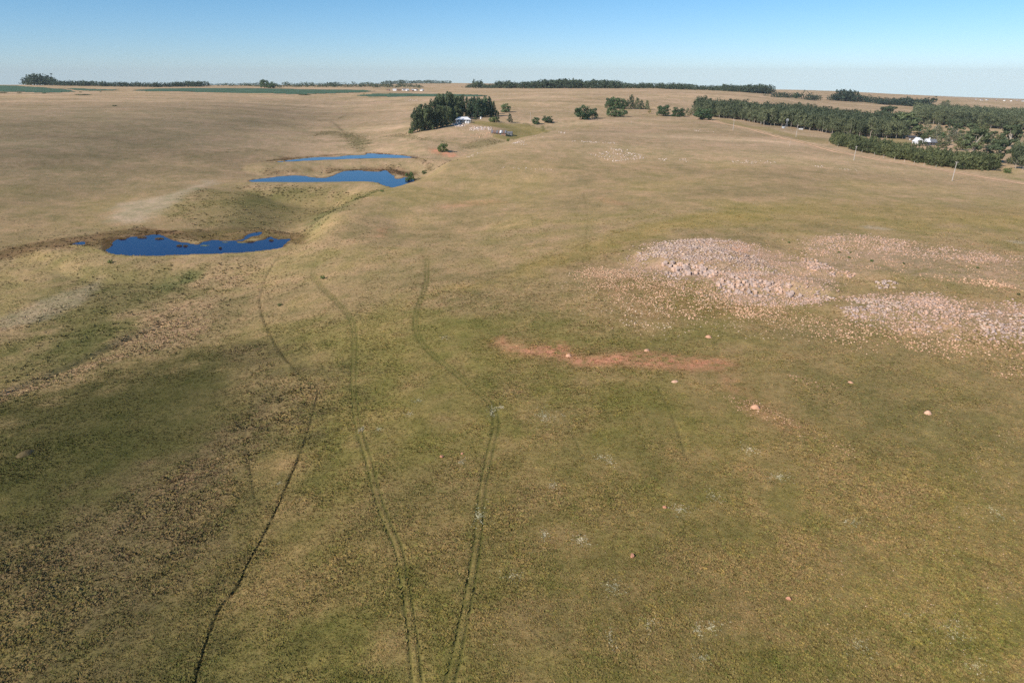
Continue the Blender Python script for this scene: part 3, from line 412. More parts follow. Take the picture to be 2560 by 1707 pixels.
REGIONS = [
  ([(-112.48,125.03),(-92.62,152.2),(-67.25,158.74),(-48.42,128.08),(-42.44,100.47),(-36.25,75.96),(-35.64,63.32),(-31.84,48.42),(-55.52,50.81)],'lowdark',14,0.75),  # darker, greener tone over the whole low left ground
  ([(-107.24,120.34),(-104.5,131.92),(-99.54,137.55),(-90.75,154.81),(-80.96,162.14),(-66.18,150.18),(-56.66,130.42),(-54.07,114.47),(-56.66,101.91),(-61.17,90.61),(-65.68,83.33),(-72.49,74.02)],'meadow',14,0.55),
  ([(-72.49,74.02),(-66.42,84.51),(-57.75,97.87),(-51.78,108.77),(-50.25,122.74),(-41.76,130.49),(-40.59,119.97),(-45.39,108.87),(-42.94,93.79),(-40.98,81.78),(-41.48,70.36),(-43.56,60.59),(-46.66,53.47),(-54.41,50.61)],'tussock',12,0.6),
  ([(-70.99,159.8),(-63.41,160.47),(-51.42,140.37),(-41.44,129.34),(-47.0,123.68),(-56.66,130.42)],'tussock',8,0.5),
  ([(-107.98,165.98),(-106.76,178.99),(-106.6,202.13),(-91.02,207.79),(-81.03,185.57),(-82.41,165.47),(-93.83,160.88)],'reed',4,0.85),
  ([(-113.14,225.76),(-104.63,235.15),(-97.84,242.48),(-88.24,242.27),(-90.01,220.43),(-94.15,208.58)],'reed',4,0.5),
  ([(-115.17,138.86),(-110.36,149.7),(-101.43,160.41),(-89.53,168.39),(-88.02,165.14),(-97.74,155.7),(-104.75,142.72),(-110.44,132.31)],'reed',1.5,0.7),
  ([(-143.93,194.76),(-147.58,228.65),(-134.92,240.62),(-110.54,234.58),(-104.98,210.75),(-110.87,194.37),(-113.27,169.17),(-122.97,166.18)],'wetgreen',12,0.6),
  ([(-121.6,221.54),(-115.93,232.71),(-108.54,233.31),(-109.84,225.13),(-113.76,214.29)],'sedge',4,0.5),
  ([(-122.33,149.0),(-124.18,166.27),(-121.05,186.88),(-104.75,182.29),(-106.39,164.86),(-111.3,151.35)],'wetgreen',9,0.65),
  ([(-163.35,268.95),(-166.55,256.8),(-183.21,261.79),(-191.68,248.83),(-189.78,228.49),(-204.12,248.11),(-202.26,264.43),(-185.72,279.96),(-163.41,300.47),(-141.33,289.79),(-159.96,282.41)],'wetbrown',3,0.65),
  ([(-160.0,260.04),(-161.6,296.8),(-143.22,294.01),(-124.43,314.23),(-99.86,318.88),(-81.68,264.43),(-96.86,279.26),(-111.37,279.41),(-120.03,273.78),(-138.81,276.19),(-158.93,280.27),(-163.35,268.95)],'wetbrown',3,0.6),
  ([(-168.75,332.86),(-174.87,382.12),(-144.72,399.5),(-103.68,395.84),(-72.8,376.98),(-75.39,306.99),(-99.98,326.74),(-109.26,294.38),(-141.64,303.49),(-157.02,316.25)],'marsh',16,0.6),
  ([(-151.25,389.08),(-123.01,393.7),(-102.39,390.02),(-128.15,376.69),(-137.65,351.67)],'wetgreen',6,0.5),
  ([(-102.5,328.09),(-99.05,355.85),(-81.96,374.5),(-72.8,376.98),(-71.1,296.91),(-83.95,285.72)],'sedge',4,0.4),
  ([(-187.41,316.32),(-194.66,350.12),(-185.99,364.83),(-183.72,375.18),(-180.14,412.48),(-173.1,407.62),(-174.01,363.91),(-170.81,332.74),(-165.35,308.41),(-175.19,304.52)],'pale',6,0.75),
  ([(-149.03,206.93),(-142.63,227.99),(-135.34,207.16),(-137.5,190.84),(-143.75,179.52),(-150.12,188.63)],'pale',3,0.5),
  ([(-164.42,456.99),(-138.89,467.65),(-83.25,484.14),(-64.25,476.16),(-63.68,430.49),(-85.51,462.44),(-123.4,475.95),(-158.1,454.51)],'wetbrown',2.5,0.6),
  ([(-128.0,470.31),(-111.92,477.26),(-89.15,483.34),(-72.87,474.05),(-63.59,470.73),(-67.72,439.66),(-91.02,461.21),(-108.66,462.51),(-126.68,464.1)],'wetbrown',2,0.6),
  ([(-178.44,498.52),(-171.29,525.23),(-146.69,543.25),(-103.26,545.48),(-73.09,521.58),(-36.07,426.89),(-67.3,502.1),(-106.73,545.94),(-139.64,541.88),(-159.96,499.31)],'wetbrown',1.5,0.8),
  ([(-67.26,541.7),(-57.66,546.12),(-48.7,539.38),(-42.71,539.21),(-40.68,520.6),(-50.71,524.42),(-61.63,535.83)],'redsoil',1.5,0.9),
  ([(-2.09,145.62),(-1.07,141.39),(4.17,137.92),(10.93,139.76),(12.38,133.97),(15.82,131.59),(20.44,132.2),(27.87,133.05),(34.56,130.31),(42.0,128.08),(44.51,124.73),(40.45,122.56),(35.12,121.6),(31.32,123.64),(26.47,125.3),(19.74,126.97),(13.58,126.89),(10.39,131.88),(4.1,135.08),(-1.05,138.3),(-3.04,143.1)],'redsoil',2.2,1.0),
  ([(41.27,122.46),(42.84,116.52),(42.6,108.35),(45.38,103.33),(48.0,98.79),(46.32,98.12),(43.13,101.12),(40.29,105.9),(40.14,112.95),(39.33,118.57)],'redsoil',2,0.35),
  ([(-7.56,145.34),(2.39,146.37),(14.47,136.69),(30.06,134.91),(46.21,127.46),(46.35,112.53),(50.58,96.53),(43.22,95.44),(39.3,107.6),(38.53,118.65),(27.88,123.57),(13.42,125.18),(2.18,131.09)],'brownsoil',3,0.4),
  ([(37.25,207.61),(44.48,217.22),(52.97,225.76),(66.08,232.11),(75.15,229.53),(77.51,214.52),(84.16,211.05),(88.84,201.1),(89.45,183.79),(81.54,164.15),(75.73,160.06),(71.31,165.86),(65.52,164.13),(56.47,162.54),(53.85,171.42),(52.42,179.94),(44.74,186.99),(37.93,192.04),(29.03,184.85),(22.07,191.41),(25.22,198.26),(32.98,198.5)],'rocksoil',4,0.85),
  ([(22.07,191.41),(34.52,195.42),(44.42,185.5),(52.16,171.74),(55.81,160.38),(64.28,155.96),(61.64,148.63),(52.71,150.34),(43.43,151.2),(33.73,150.49),(26.54,153.34),(26.37,165.91),(22.58,175.27)],'brownsoil',5,0.45),
  ([(101.53,230.4),(118.67,237.35),(129.32,231.82),(134.89,218.4),(147.96,212.83),(161.12,202.97),(134.56,166.32),(128.3,171.45),(119.69,179.26),(112.01,184.28),(107.04,188.6),(98.44,181.98),(90.06,182.84),(83.69,189.21)],'rocksoil',6,0.75),
  ([(78.79,154.84),(85.54,162.77),(92.8,167.01),(106.48,168.12),(110.74,159.14),(127.3,156.24),(109.68,131.74),(103.4,134.28),(100.17,137.81),(93.87,136.15),(86.4,137.36),(81.56,144.18),(78.33,149.59)],'rocksoil',5,0.85),
  ([(74.44,227.2),(77.29,216.49),(73.02,205.83),(69.02,209.44),(69.31,219.38)],'redsoil',2,0.35),
  ([(-21.99,187.73),(-9.82,195.37),(3.25,206.89),(23.0,230.26),(44.66,253.61),(74.4,274.91),(109.49,274.89),(86.74,258.15),(60.46,244.38),(40.04,225.26),(20.97,207.91),(3.05,192.58),(-15.11,179.56)],'yellowgreen',6,0.55),
  ([(131.73,308.32),(168.6,303.62),(224.17,299.32),(226.93,278.41),(193.5,255.98),(133.31,251.71),(97.59,242.75),(68.16,250.11),(94.89,284.37)],'yellowgreen',12,0.35),
  ([(-32.99,312.73),(-19.61,321.93),(-5.35,324.22),(-3.22,316.59),(-18.89,309.14),(-34.06,303.65)],'redsoil',3,0.3),
  ([(38.95,317.38),(44.36,312.81),(51.48,295.72),(47.08,291.43),(39.23,303.08)],'redsoil',3,0.3),
  ([(-54.82,269.52),(-49.06,276.48),(-47.81,258.51),(-52.6,257.39)],'redsoil',2,0.3),
  ([(8.82,210.54),(25.37,224.24),(51.24,245.49),(40.67,204.76),(25.38,188.16),(9.35,191.13)],'brownsoil',8,0.2),
  ([(67.14,101.45),(72.86,101.32),(67.41,94.4),(63.34,93.2)],'strawgrass',3,0.4),
  ([(-38.76,710.8),(-21.62,706.93),(-5.46,704.51),(10.85,718.28),(26.67,701.05),(38.83,688.13),(22.5,589.67),(-0.53,585.73),(-18.7,606.94),(-0.61,673.73),(-20.29,661.98),(-37.52,672.88)],'yard',4,0.8),
  ([(-115.56,640.89),(-104.8,648.08),(-82.39,613.44),(-58.19,581.55),(-44.34,575.14),(-18.47,598.74),(-4.57,583.77),(-23.83,560.07),(-36.75,559.19),(-50.83,573.45),(-72.18,586.56),(-98.04,622.96)],'wetgreen',5,0.5),
  ([(-171.6,707.24),(-154.03,685.99),(-128.24,639.67),(-119.29,593.0),(-120.31,561.72),(-132.25,585.09),(-147.66,638.4),(-169.72,685.72),(-183.9,660.5),(-185.37,706.14)],'wetgreen',12,0.6),
  ([(247.44,740.03),(266.17,741.48),(260.74,678.21),(271.03,659.17),(287.15,642.15),(260.61,581.35),(249.24,588.8),(247.71,632.82),(244.05,678.35),(227.19,725.8),(231.25,821.26),(254.19,856.97)],'yard',5,0.5),
  ([(383.36,732.49),(432.91,764.44),(369.07,651.31),(326.58,614.04)],'yard',5,0.5),
  ([(338.91,488.3),(337.6,460.09),(293.69,397.76),(295.58,414.62),(304.38,439.78)],'strawgrass',5,0.5),
  ([(128.43,250.28),(133.42,253.67),(136.69,249.79),(138.32,245.68),(133.79,244.12),(129.97,246.68)],'pale',1.5,0.7),
  ([(166.74,226.78),(170.01,227.12),(174.72,224.64),(173.33,222.69),(167.45,223.45)],'pale',1.5,0.8),
]
CROPS = [
  [(-1631.34,2226.31),(-1197.84,1779.01),(-1041.47,1636.15),(-911.95,1498.19),(-823.41,1371.67),(-832.68,1339.73),(-849.04,1321.2),(-907.71,1355.99),(-965.2,1368.61),(-1010.09,1374.0)],
  [(-1001.86,1615.44),(-915.53,1566.74),(-822.58,1515.6),(-780.94,1446.25),(-807.04,1415.7),(-883.5,1472.88)],
  [(-766.54,1459.15),(-772.34,1505.09),(-781.69,1598.78),(-713.97,1664.41),(-589.15,1663.22),(-450.89,1613.18),(-322.03,1573.33),(-281.66,1507.6),(-295.32,1440.97),(-349.49,1397.49),(-396.31,1342.29),(-469.78,1381.43),(-595.52,1385.41),(-707.29,1401.67)],
  [(-290.29,1345.66),(-263.85,1388.23),(-203.19,1401.12),(-136.9,1368.55),(-72.04,1309.13),(-42.93,1261.26),(-41.57,1220.86),(-106.43,1249.83),(-164.83,1265.68),(-224.71,1281.47),(-271.11,1301.19)],
]
RUTS = [
  [(-68.0,235.96),(-67.74,227.23),(-65.61,218.07),(-60.42,206.41),(-51.28,188.67),(-43.06,171.73),(-38.02,153.91),(-33.7,132.62),(-30.05,117.13),(-27.05,106.87),(-22.87,94.82),(-20.34,86.69),(-17.38,78.39),(-14.8,72.36),(-13.04,66.27),(-11.52,60.35),(-10.33,55.18),(-9.28,50.27),(-8.37,46.68)],
  [(-34.7,247.54),(-29.48,227.8),(-26.4,205.18),(-25.29,189.11),(-25.04,169.74),(-23.16,155.29),(-18.62,141.55),(-12.22,129.0),(-6.77,118.64),(-3.65,111.6),(-2.69,103.84),(-3.25,96.95),(-3.89,89.09),(-4.34,81.03),(-4.38,74.04),(-4.58,67.95),(-4.96,61.91),(-5.4,56.7),(-5.78,52.63),(-6.1,50.11),(-6.52,46.56)],
]
PATHS = [
  ([(-86.32,246.43),(-83.59,224.37),(-77.52,200.03),(-67.7,176.32),(-57.41,155.74),(-48.1,139.24),(-41.24,129.28),(-39.19,123.44),(-37.54,113.69),(-35.72,100.47),(-34.96,90.9),(-34.15,79.46),(-34.15,71.92),(-33.78,67.27),(-34.42,63.52),(-33.93,59.57),(-33.2,55.65),(-32.36,52.25),(-31.4,48.38)],0.17,1.0),
  ([(-52.92,125.26),(-48.48,109.62),(-42.86,96.45),(-39.13,88.12)],0.12,0.6),
  ([(-51.92,159.39),(-44.91,145.69),(-38.36,131.73)],0.12,0.5),
  ([(27.2,116.63),(27.46,107.51),(27.36,101.9),(27.12,97.57),(26.64,89.69)],0.15,0.6),
  ([(6.54,117.73),(9.32,104.95),(11.01,91.56)],0.12,0.4),
  ([(-12.05,71.98),(-6.6,66.5),(-3.27,61.77),(1.13,57.56),(5.51,53.34)],0.1,0.5),
  ([(34.31,331.61),(30.2,271.31),(25.21,229.94),(24.14,188.23),(23.64,164.69),(23.09,143.38)],0.22,0.28),
  ([(-15.48,184.54),(-3.4,197.9),(11.79,214.83),(26.25,232.82),(47.86,253.26)],0.35,0.35),
  ([(26.43,74.59),(26.24,64.62),(26.98,56.46),(26.17,49.31)],0.1,0.3),
  ([(-302.47,412.43),(-289.18,440.41),(-268.24,466.8),(-238.09,495.42),(-203.71,535.05),(-184.35,556.96)],0.9,0.55),
  ([(-306.55,418.46),(-272.67,475.04),(-187.31,566.42)],0.6,0.4),
  ([(-350.11,805.29),(-300.64,770.62),(-251.26,761.27),(-205.79,721.72)],1.2,0.35),
  ([(-311.65,950.48),(-308.34,1094.23),(-289.06,1179.29),(-277.45,1257.62)],1.6,0.5),
  ([(-224.45,825.95),(-213.67,843.22),(-206.56,862.42),(-210.7,897.77)],1.6,0.8),
  ([(-207.42,817.89),(-191.12,775.63),(-179.21,739.81),(-167.42,707.86)],1.3,0.9),
  ([(-148.51,721.97),(-129.37,726.76),(-99.7,713.64)],1.0,0.4),
  ([(42.13,750.26),(66.64,744.46)],1.2,0.4),
  ([(24.13,717.71),(58.81,742.42),(97.66,783.32),(140.01,845.92),(170.45,891.97)],1.2,0.55),
  ([(-33.8,1118.25),(16.11,1079.89),(89.91,1014.02)],2.5,0.35),
  ([(75.65,1002.67),(130.29,1003.6)],2.2,0.4),
  ([(189.44,994.95),(223.73,1014.0)],2.2,0.5),
]
YARDRUTS = [
  [(10.85,718.28),(22.99,712.07),(31.36,697.93),(29.34,605.69),(22.0,576.6),(8.57,563.52),(-4.5,575.04),(-17.52,566.29)],
  [(12.56,722.36),(27.26,717.63),(38.79,702.41),(40.51,690.01),(27.96,576.83)],
]
ROAD = [
  (216.51,833.82),
  (220.12,795.52),
  (224.16,758.41),
  (231.58,715.51),
  (235.3,662.9),
  (237.69,614.18),
  (241.79,592.66),
  (241.35,529.51),
  (248.49,493.04),
  (258.26,468.09),
  (269.26,448.63),
  (276.72,426.36),
  (282.95,405.61),
  (288.46,390.32),
  (291.77,370.41),
]
ROCKS = [
  ([(44.83,199.2),(48.73,196.72),(52.34,194.92),(58.18,191.24),(56.7,182.14),(54.36,180.34),(51.24,185.41),(48.69,190.78),(44.78,194.71)],110,0.8,1.9,'cliff','main'),
  ([(44.69,194.26),(50.15,187.13),(49.45,181.34),(45.34,182.9),(43.81,189.91)],40,0.6,1.3,'grey','main'),
  ([(54.27,174.45),(60.25,180.26),(64.47,177.27),(68.91,174.33),(74.19,168.44),(74.06,165.81),(67.93,166.08),(61.13,166.45),(58.43,168.93),(54.2,171.4)],230,0.6,1.5,'cliff','main'),
  ([(75.78,168.07),(78.53,166.98),(80.72,164.57),(78.39,160.84),(75.67,163.07)],32,0.6,1.4,'grey','main'),
  ([(39.6,206.76),(44.8,216.64),(52.52,223.76),(65.3,229.21),(65.81,216.31),(67.77,197.27),(64.79,195.44),(58.44,198.77),(48.97,197.98),(41.91,201.04)],650,0.35,1.2,'grey','main'),
  ([(38.72,206.41),(52.52,223.76),(65.69,230.63),(76.46,224.88),(76.89,202.28),(68.33,188.58),(57.14,183.68),(46.28,194.29)],2400,0.22,0.75,'grey','main'),
  ([(59.26,190.92),(68.33,188.58),(74.01,169.07),(80.12,161.05),(69.06,159.9),(59.11,160.21),(54.45,167.28)],2200,0.2,0.75,'mix','main'),
  ([(18.95,191.84),(27.18,201.04),(36.46,195.03),(43.74,182.39),(52.93,174.82),(59.82,162.37),(68.16,161.99),(66.11,152.13),(56.53,152.27),(48.05,156.55),(43.43,151.2),(35.2,158.0),(29.75,165.36),(24.32,177.59),(16.12,176.47)],3600,0.18,0.6,'pink','slope'),
  ([(26.66,167.99),(36.04,162.28),(41.63,144.04),(39.22,140.35),(32.91,146.26),(25.25,148.93)],200,0.18,0.6,'pale','slope'),
  ([(53.19,162.92),(66.12,161.04),(73.73,147.65),(70.79,137.53),(63.35,144.89),(55.9,150.37)],900,0.14,0.5,'pink','slope'),
  ([(88.64,204.35),(91.83,202.6),(92.46,188.51),(96.04,183.71),(95.42,182.28),(88.74,183.05),(84.63,188.88)],260,0.4,1.3,'mix','ledge'),
  ([(101.53,230.4),(118.67,237.35),(129.32,231.82),(134.89,218.4),(147.96,212.83),(157.47,203.27),(149.15,191.59),(131.83,199.53),(116.96,207.8),(99.46,204.06),(89.63,208.9)],2400,0.2,0.75,'mix','ledge'),
  ([(113.66,192.68),(116.57,186.01),(124.68,181.72),(133.85,174.69),(133.87,169.92),(125.85,172.78),(118.97,178.06),(113.21,183.22)],260,0.25,0.8,'pink','ledge'),
  ([(96.31,174.13),(100.05,176.38),(103.88,174.5),(100.47,172.94),(96.24,171.21)],60,0.5,1.5,'grey','slab'),
  ([(77.86,152.68),(85.48,161.33),(90.75,159.38),(92.93,155.48),(89.75,148.33),(84.63,147.77),(79.05,149.93)],260,0.5,1.6,'grey','slab'),
  ([(92.93,155.48),(105.41,163.44),(108.02,156.79),(100.7,143.48),(98.25,139.18),(92.91,139.29),(88.03,141.47),(89.58,146.2)],300,0.5,1.7,'mix','slab'),
  ([(103.93,146.75),(114.7,151.11),(119.44,149.36),(108.55,133.98),(104.08,133.22),(101.66,135.83),(101.8,140.56)],200,0.5,1.6,'grey','slab'),
  ([(84.32,162.87),(106.48,168.12),(111.99,159.14),(124.51,156.59),(107.16,131.89),(96.65,136.32),(85.38,140.61),(77.71,148.18)],3200,0.22,0.8,'mix','slab'),
  ([(70.4,146.12),(78.33,149.59),(85.38,140.61),(96.36,135.82),(107.16,131.89),(101.78,124.17),(93.6,127.1),(83.69,127.65),(75.25,131.3),(66.79,136.19)],1200,0.15,0.6,'pink','slab'),
  ([(91.4,121.63),(98.81,119.93),(95.75,115.53),(90.46,116.42)],70,0.15,0.5,'pink','slab'),
  ([(53.33,120.58),(56.46,116.26),(60.1,113.76),(60.08,112.67),(55.58,114.1),(52.93,118.23)],60,0.12,0.4,'pink','turf'),
  ([(38.15,111.73),(43.45,109.77),(47.47,101.19),(52.45,94.1),(52.78,89.33),(48.84,93.14),(44.64,99.12),(39.79,102.91)],400,0.08,0.32,'pink','turf'),
  ([(38.85,69.65),(99.24,114.25),(55.08,53.5),(38.16,49.41),(26.28,49.48)],420,0.08,0.22,'pale','turf'),
  ([(-22.21,73.27),(-11.11,98.82),(21.66,102.47),(12.45,49.73),(-4.58,50.22)],130,0.05,0.15,'pale','turf'),
  ([(-1.56,141.5),(11.69,137.13),(41.63,126.77),(44.6,122.23),(32.92,123.13),(11.0,127.71)],900,0.08,0.25,'red','turf'),
  ([(-57.99,677.36),(-54.44,684.02),(-41.98,673.89),(-41.59,659.97),(-51.58,652.17)],170,0.7,2.0,'white','yard'),
  ([(-40.69,637.6),(-35.43,659.88),(-27.34,655.6),(-18.65,657.54),(-16.77,635.17),(-29.07,635.0),(-37.34,630.93)],190,0.6,1.8,'white','yard'),
  ([(-36.19,610.16),(-32.53,618.92),(-17.0,627.72),(-15.72,608.95),(-25.19,600.59)],90,0.5,1.4,'pink','yard'),
  ([(49.67,445.43),(57.78,455.51),(65.51,471.55),(77.88,475.86),(76.44,461.91),(84.67,455.72),(82.48,439.3),(70.35,431.36),(60.64,424.01),(55.63,437.39)],330,0.3,1.1,'white','crest'),
  ([(40.36,495.01),(53.68,498.49),(74.82,506.43),(73.79,499.14),(52.94,491.32),(39.96,489.82)],70,0.4,1.1,'white','crest'),
  ([(92.0,440.84),(97.54,442.84),(94.63,432.05),(91.0,434.03)],28,0.4,1.0,'white','crest'),
  ([(105.65,442.16),(112.11,443.3),(107.64,427.53),(103.56,430.01)],24,0.3,0.9,'white','crest'),
  ([(137.18,439.39),(153.49,445.26),(168.58,444.71),(165.49,436.2),(147.9,428.34),(135.33,430.97)],70,0.3,0.9,'white','crest'),
  ([(37.37,580.95),(43.59,569.18),(41.95,552.89),(36.17,562.02)],16,0.5,1.3,'white','crest'),
  ([(171.96,673.9),(177.44,659.31),(187.0,657.29),(184.02,646.47),(172.22,642.98),(166.52,651.87)],22,0.5,1.2,'white','crest'),
  ([(-0.45,490.92),(5.87,552.72),(10.11,509.26),(10.43,470.0),(4.42,465.49)],90,0.35,1.1,'white','crest'),
  ([(15.69,643.07),(21.32,558.54),(23.8,527.62),(17.32,533.33)],26,0.3,0.9,'white','crest'),
  ([(-28.51,431.9),(-23.95,440.96),(-18.76,452.24),(-18.51,446.02),(-24.18,426.43),(-27.01,423.97)],40,0.3,0.9,'white','crest'),
  ([(-182.19,1197.41),(-173.5,1212.7),(-148.76,1157.45),(-145.36,1120.43),(-157.58,1135.71)],30,0.9,2.4,'white','far'),
  ([(187.39,434.35),(192.49,433.52),(188.48,424.03),(184.84,424.89)],14,0.4,1.1,'white','crest'),
  ([(195.39,427.7),(209.8,424.02),(206.65,417.3),(194.88,423.45)],20,0.3,0.7,'white','crest'),
  ([(-8.83,393.53),(18.14,393.39),(30.12,389.27),(15.45,387.05),(-6.3,388.28)],40,0.3,0.8,'white','crest'),
  ([(34.28,204.61),(45.16,220.7),(66.34,233.09),(79.18,222.13),(86.47,205.71),(90.76,185.2),(80.92,158.4),(68.24,157.76),(55.81,160.38),(48.68,172.09),(40.13,183.16),(32.12,190.12)],7000,0.2,0.65,'mix','main'),
  ([(38.84,202.18),(51.04,217.01),(68.86,217.8),(76.2,200.32),(72.87,180.32),(58.49,181.85),(50.22,194.21)],1500,0.3,0.95,'grey','main'),
  ([(92.45,216.06),(119.59,239.36),(136.85,221.88),(157.47,203.27),(129.98,164.4),(118.23,176.84),(102.68,179.9),(87.96,178.08)],2200,0.15,0.5,'pink','ledge'),
  ([(12.0,187.81),(27.56,204.12),(41.76,191.44),(57.14,164.7),(70.71,155.67),(73.68,144.04),(68.63,135.95),(47.12,141.9),(29.45,144.18),(18.7,158.76)],1500,0.12,0.45,'pale','slope'),
]
MOUNDS = [
  (42.32,106.37,1.09,1.6,'clay','big'),
  (70.34,103.12,0.91,1.35,'clay','right'),
  (11.95,132.8,0.82,1.43,'clay','scar'),
  (43.09,139.78,0.85,1.4,'clay','above'),
  (28.53,133.83,0.64,1.35,'clay','rim'),
  (63.01,115.58,0.41,0.97,'clay','ledge'),
  (31.0,118.12,0.42,1.37,'clay','fade'),
  (30.87,60.49,0.45,0.62,'red','lower'),
  (14.73,68.25,0.48,0.78,'red','lower2'),
  (-11.06,94.05,0.51,0.76,'red','tracks'),
  (-7.92,94.6,0.36,0.57,'red','tracks2'),
  (20.73,78.12,0.39,0.6,'red','mid'),
  (-89.21,109.13,1.01,2.94,'turf','meadow'),
]
FLOWERS = [
  (5.9,84.1,1.22),
  (11.69,62.69,1.38),
  (19.56,56.31,1.22),
  (21.24,56.57,1.07),
  (46.37,56.09,2.91),
  (38.77,85.07,1.53),
  (-4.48,77.38,1.53),
  (0.2,64.89,1.38),
  (-3.58,108.98,1.38),
  (-2.04,110.36,1.07),
  (13.68,91.46,1.07),
  (14.85,90.15,0.92),
  (14.61,56.95,1.07),
  (10.2,55.27,1.07),
  (19.03,52.47,1.07),
  (-15.88,148.94,1.07),
  (-18.68,110.79,0.92),
  (-26.63,106.74,0.92),
  (22.56,77.57,1.68),
  (28.05,80.47,1.22),
  (8.51,71.56,1.53),
  (4.14,72.6,1.07),
  (-17.75,115.93,0.92),
  (35.52,54.03,1.68),
  (42.64,58.16,0.77),
  (36.91,93.02,1.38),
  (5.62,106.2,2.3),
  (-36.42,91.17,0.77),
  (-23.38,105.98,1.07),
  (-7.85,92.05,1.07),
  (45.87,51.29,1.22),
  (64.03,75.67,1.07),
  (44.41,74.16,1.38),
]
ISLETS = [
  (-132.09,266.13,1.89,'sedge'),
  (-129.54,265.87,1.76,'sedge'),
  (-160.89,267.97,2.51,'sedge'),
  (-146.17,278.96,3.77,'sedge'),
  (-154.44,281.26,3.77,'sedge'),
  (-98.72,275.58,1.63,'sedge'),
  (-114.16,262.01,0.75,'sedge'),
  (-161.38,278.67,3.14,'sedge'),
  (-122.44,267.18,3.39,'lily'),
  (-109.24,272.27,4.02,'lily'),
  (-116.47,272.82,2.26,'lily'),
  (-106.84,273.36,3.77,'sedge'),
  (-164.94,273.64,2.26,'sedge'),
]
POLES = [
  (248.02,391.08,10.66),
  (228.97,469.92,9.17),
  (255.43,638.58,10.41),
  (212.97,542.03,5.36),
  (207.47,669.03,9.63),
  (120.3,720.64,3.36),
  (18.82,738.73,9.02),
]
POSTS = [
  (260.84,544.35,3.29),
  (259.37,522.19,2.86),
  (260.76,506.21,2.33),
  (260.41,492.32,2.27),
  (262.24,481.06,2.51),
  (263.84,471.37,2.18),
  (265.7,462.65,2.15),
  (268.4,455.83,2.12),
  (273.12,450.38,1.83),
  (259.8,563.25,2.57),
  (259.18,578.05,2.29),
]
HOUSE = (-46.99, 685.16, 4.35, 14.6)
SHED = (-9.79, 621.83, 4.4, 13.75)
LEANTO = (-3.17, 631.32, 3.25, 4.23)
TANKS = [
  (-43.61,679.93,1.3,1.99,'white'),
  (-41.35,678.5,1.04,1.54,'white'),
  (-32.1,737.55,1.21,1.76,'white'),
]
HOUSE2 = (379.89, 646.28, 5.65, 19.02)
HOUSE2B = (401.67, 704.39, 4.6, 8.75)
MAST = (429.81, 725.32, 14.19)
GREENTANK = (446.55, 774.78, 3.78, 1.75)
WINDPUMP = (288.02, 749.24, 7.45, 3.43)
TROUGH = (308.9, 762.32, 2.23, 2.56)
VILLAGE = [
  (-247.8,1536.13,10.8),
  (-237.22,1527.14,10.8),
  (-228.87,1540.58,9.1),
  (-219.85,1525.75,7.7),
  (-208.27,1516.26,6.3),
  (-203.17,1538.25,8.3),
  (-188.83,1520.85,8.5),
  (-261.95,1538.06,6.3),
]
VILLAGE2 = [
  (1604.01,2502.67,7.3),
  (1638.22,2523.3,13.0),
  (1686.38,2567.85,10.9),
  (1713.53,2561.92,8.4),
  (1727.4,2536.43,9.6),
  (1744.66,2527.94,12.8),
  (1783.41,2550.55,12.4),
  (1804.8,2553.5,12.1),
]
HEDGES = [
  (-934.79,1330.41,1.5,17.96),
  (-893.56,1316.57,1.49,7.9),
  (-839.45,1301.3,1.47,6.64),
  (-923.62,1456.05,1.64,3.05),
  (-805.08,1354.29,1.53,5.28),
  (-731.78,1235.56,1.4,25.98),
  (-773.33,1364.79,1.54,3.27),
  (-508.19,922.25,1.05,5.57),
  (-279.71,1368.48,1.55,3.29),
  (-233.34,1386.41,1.56,3.33),
  (-319.76,1414.79,1.6,2.12),
  (-382.3,1335.31,1.51,22.06),
]
# ---------------------------------------------------------------- terrain maths (metres; +Y is away from the camera)
def _hash(ix, iy, seed):
    h = (ix.astype(np.int64) * 374761393 + iy.astype(np.int64) * 668265263 + seed * 974634777) & 0x7fffffff
    h = ((h ^ (h >> 13)) * 1274126177) & 0x7fffffff
    return ((h ^ (h >> 16)) & 0xffff) / 65535.0
def vnoise(x, y, seed=0):                      # smooth value noise, -1..1
    x = np.asarray(x, float); y = np.asarray(y, float)
    ix = np.floor(x); iy = np.floor(y); fx = x - ix; fy = y - iy
    fx = fx*fx*fx*(fx*(fx*6-15)+10); fy = fy*fy*fy*(fy*(fy*6-15)+10)
    a = _hash(ix, iy, seed); b = _hash(ix+1, iy, seed); c = _hash(ix, iy+1, seed); d = _hash(ix+1, iy+1, seed)
    return 2*((a*(1-fx)+b*fx)*(1-fy) + (c*(1-fx)+d*fx)*fy) - 1
def fbm(x, y, seed=0, oct=3):
    s = 0; a = 1; t = 0
    for k in range(oct):
        c, q = math.cos(0.6*k+0.3), math.sin(0.6*k+0.3)
        s = s + a*vnoise((c*x-q*y)*2**k+17.3*k, (q*x+c*y)*2**k-9.1*k, seed+k); t += a; a *= 0.55
    return s/t
def sstep(a, b, x):
    t = np.clip((x-a)/(b-a), 0, 1); return t*t*(3-2*t)
def sdf_poly(P, X, Y):                         # signed distance to a polygon, negative inside
    P = np.asarray(P, float); d = np.full(X.shape, 1e18); ins = np.zeros(X.shape, bool)
    n = len(P)
    for i in range(n):
        ax, ay = P[i]; bx, by = P[(i+1) % n]; ex, ey = bx-ax, by-ay
        L = ex*ex+ey*ey+1e-12
        t = np.clip(((X-ax)*ex+(Y-ay)*ey)/L, 0, 1)
        d = np.minimum(d, (X-ax-t*ex)**2+(Y-ay-t*ey)**2)
        c = ((ay > Y) != (by > Y)) & (X < (bx-ax)*(Y-ay)/((by-ay) if by != ay else 1e-9)+ax)
        ins ^= c
    d = np.sqrt(d); return np.where(ins, -d, d)
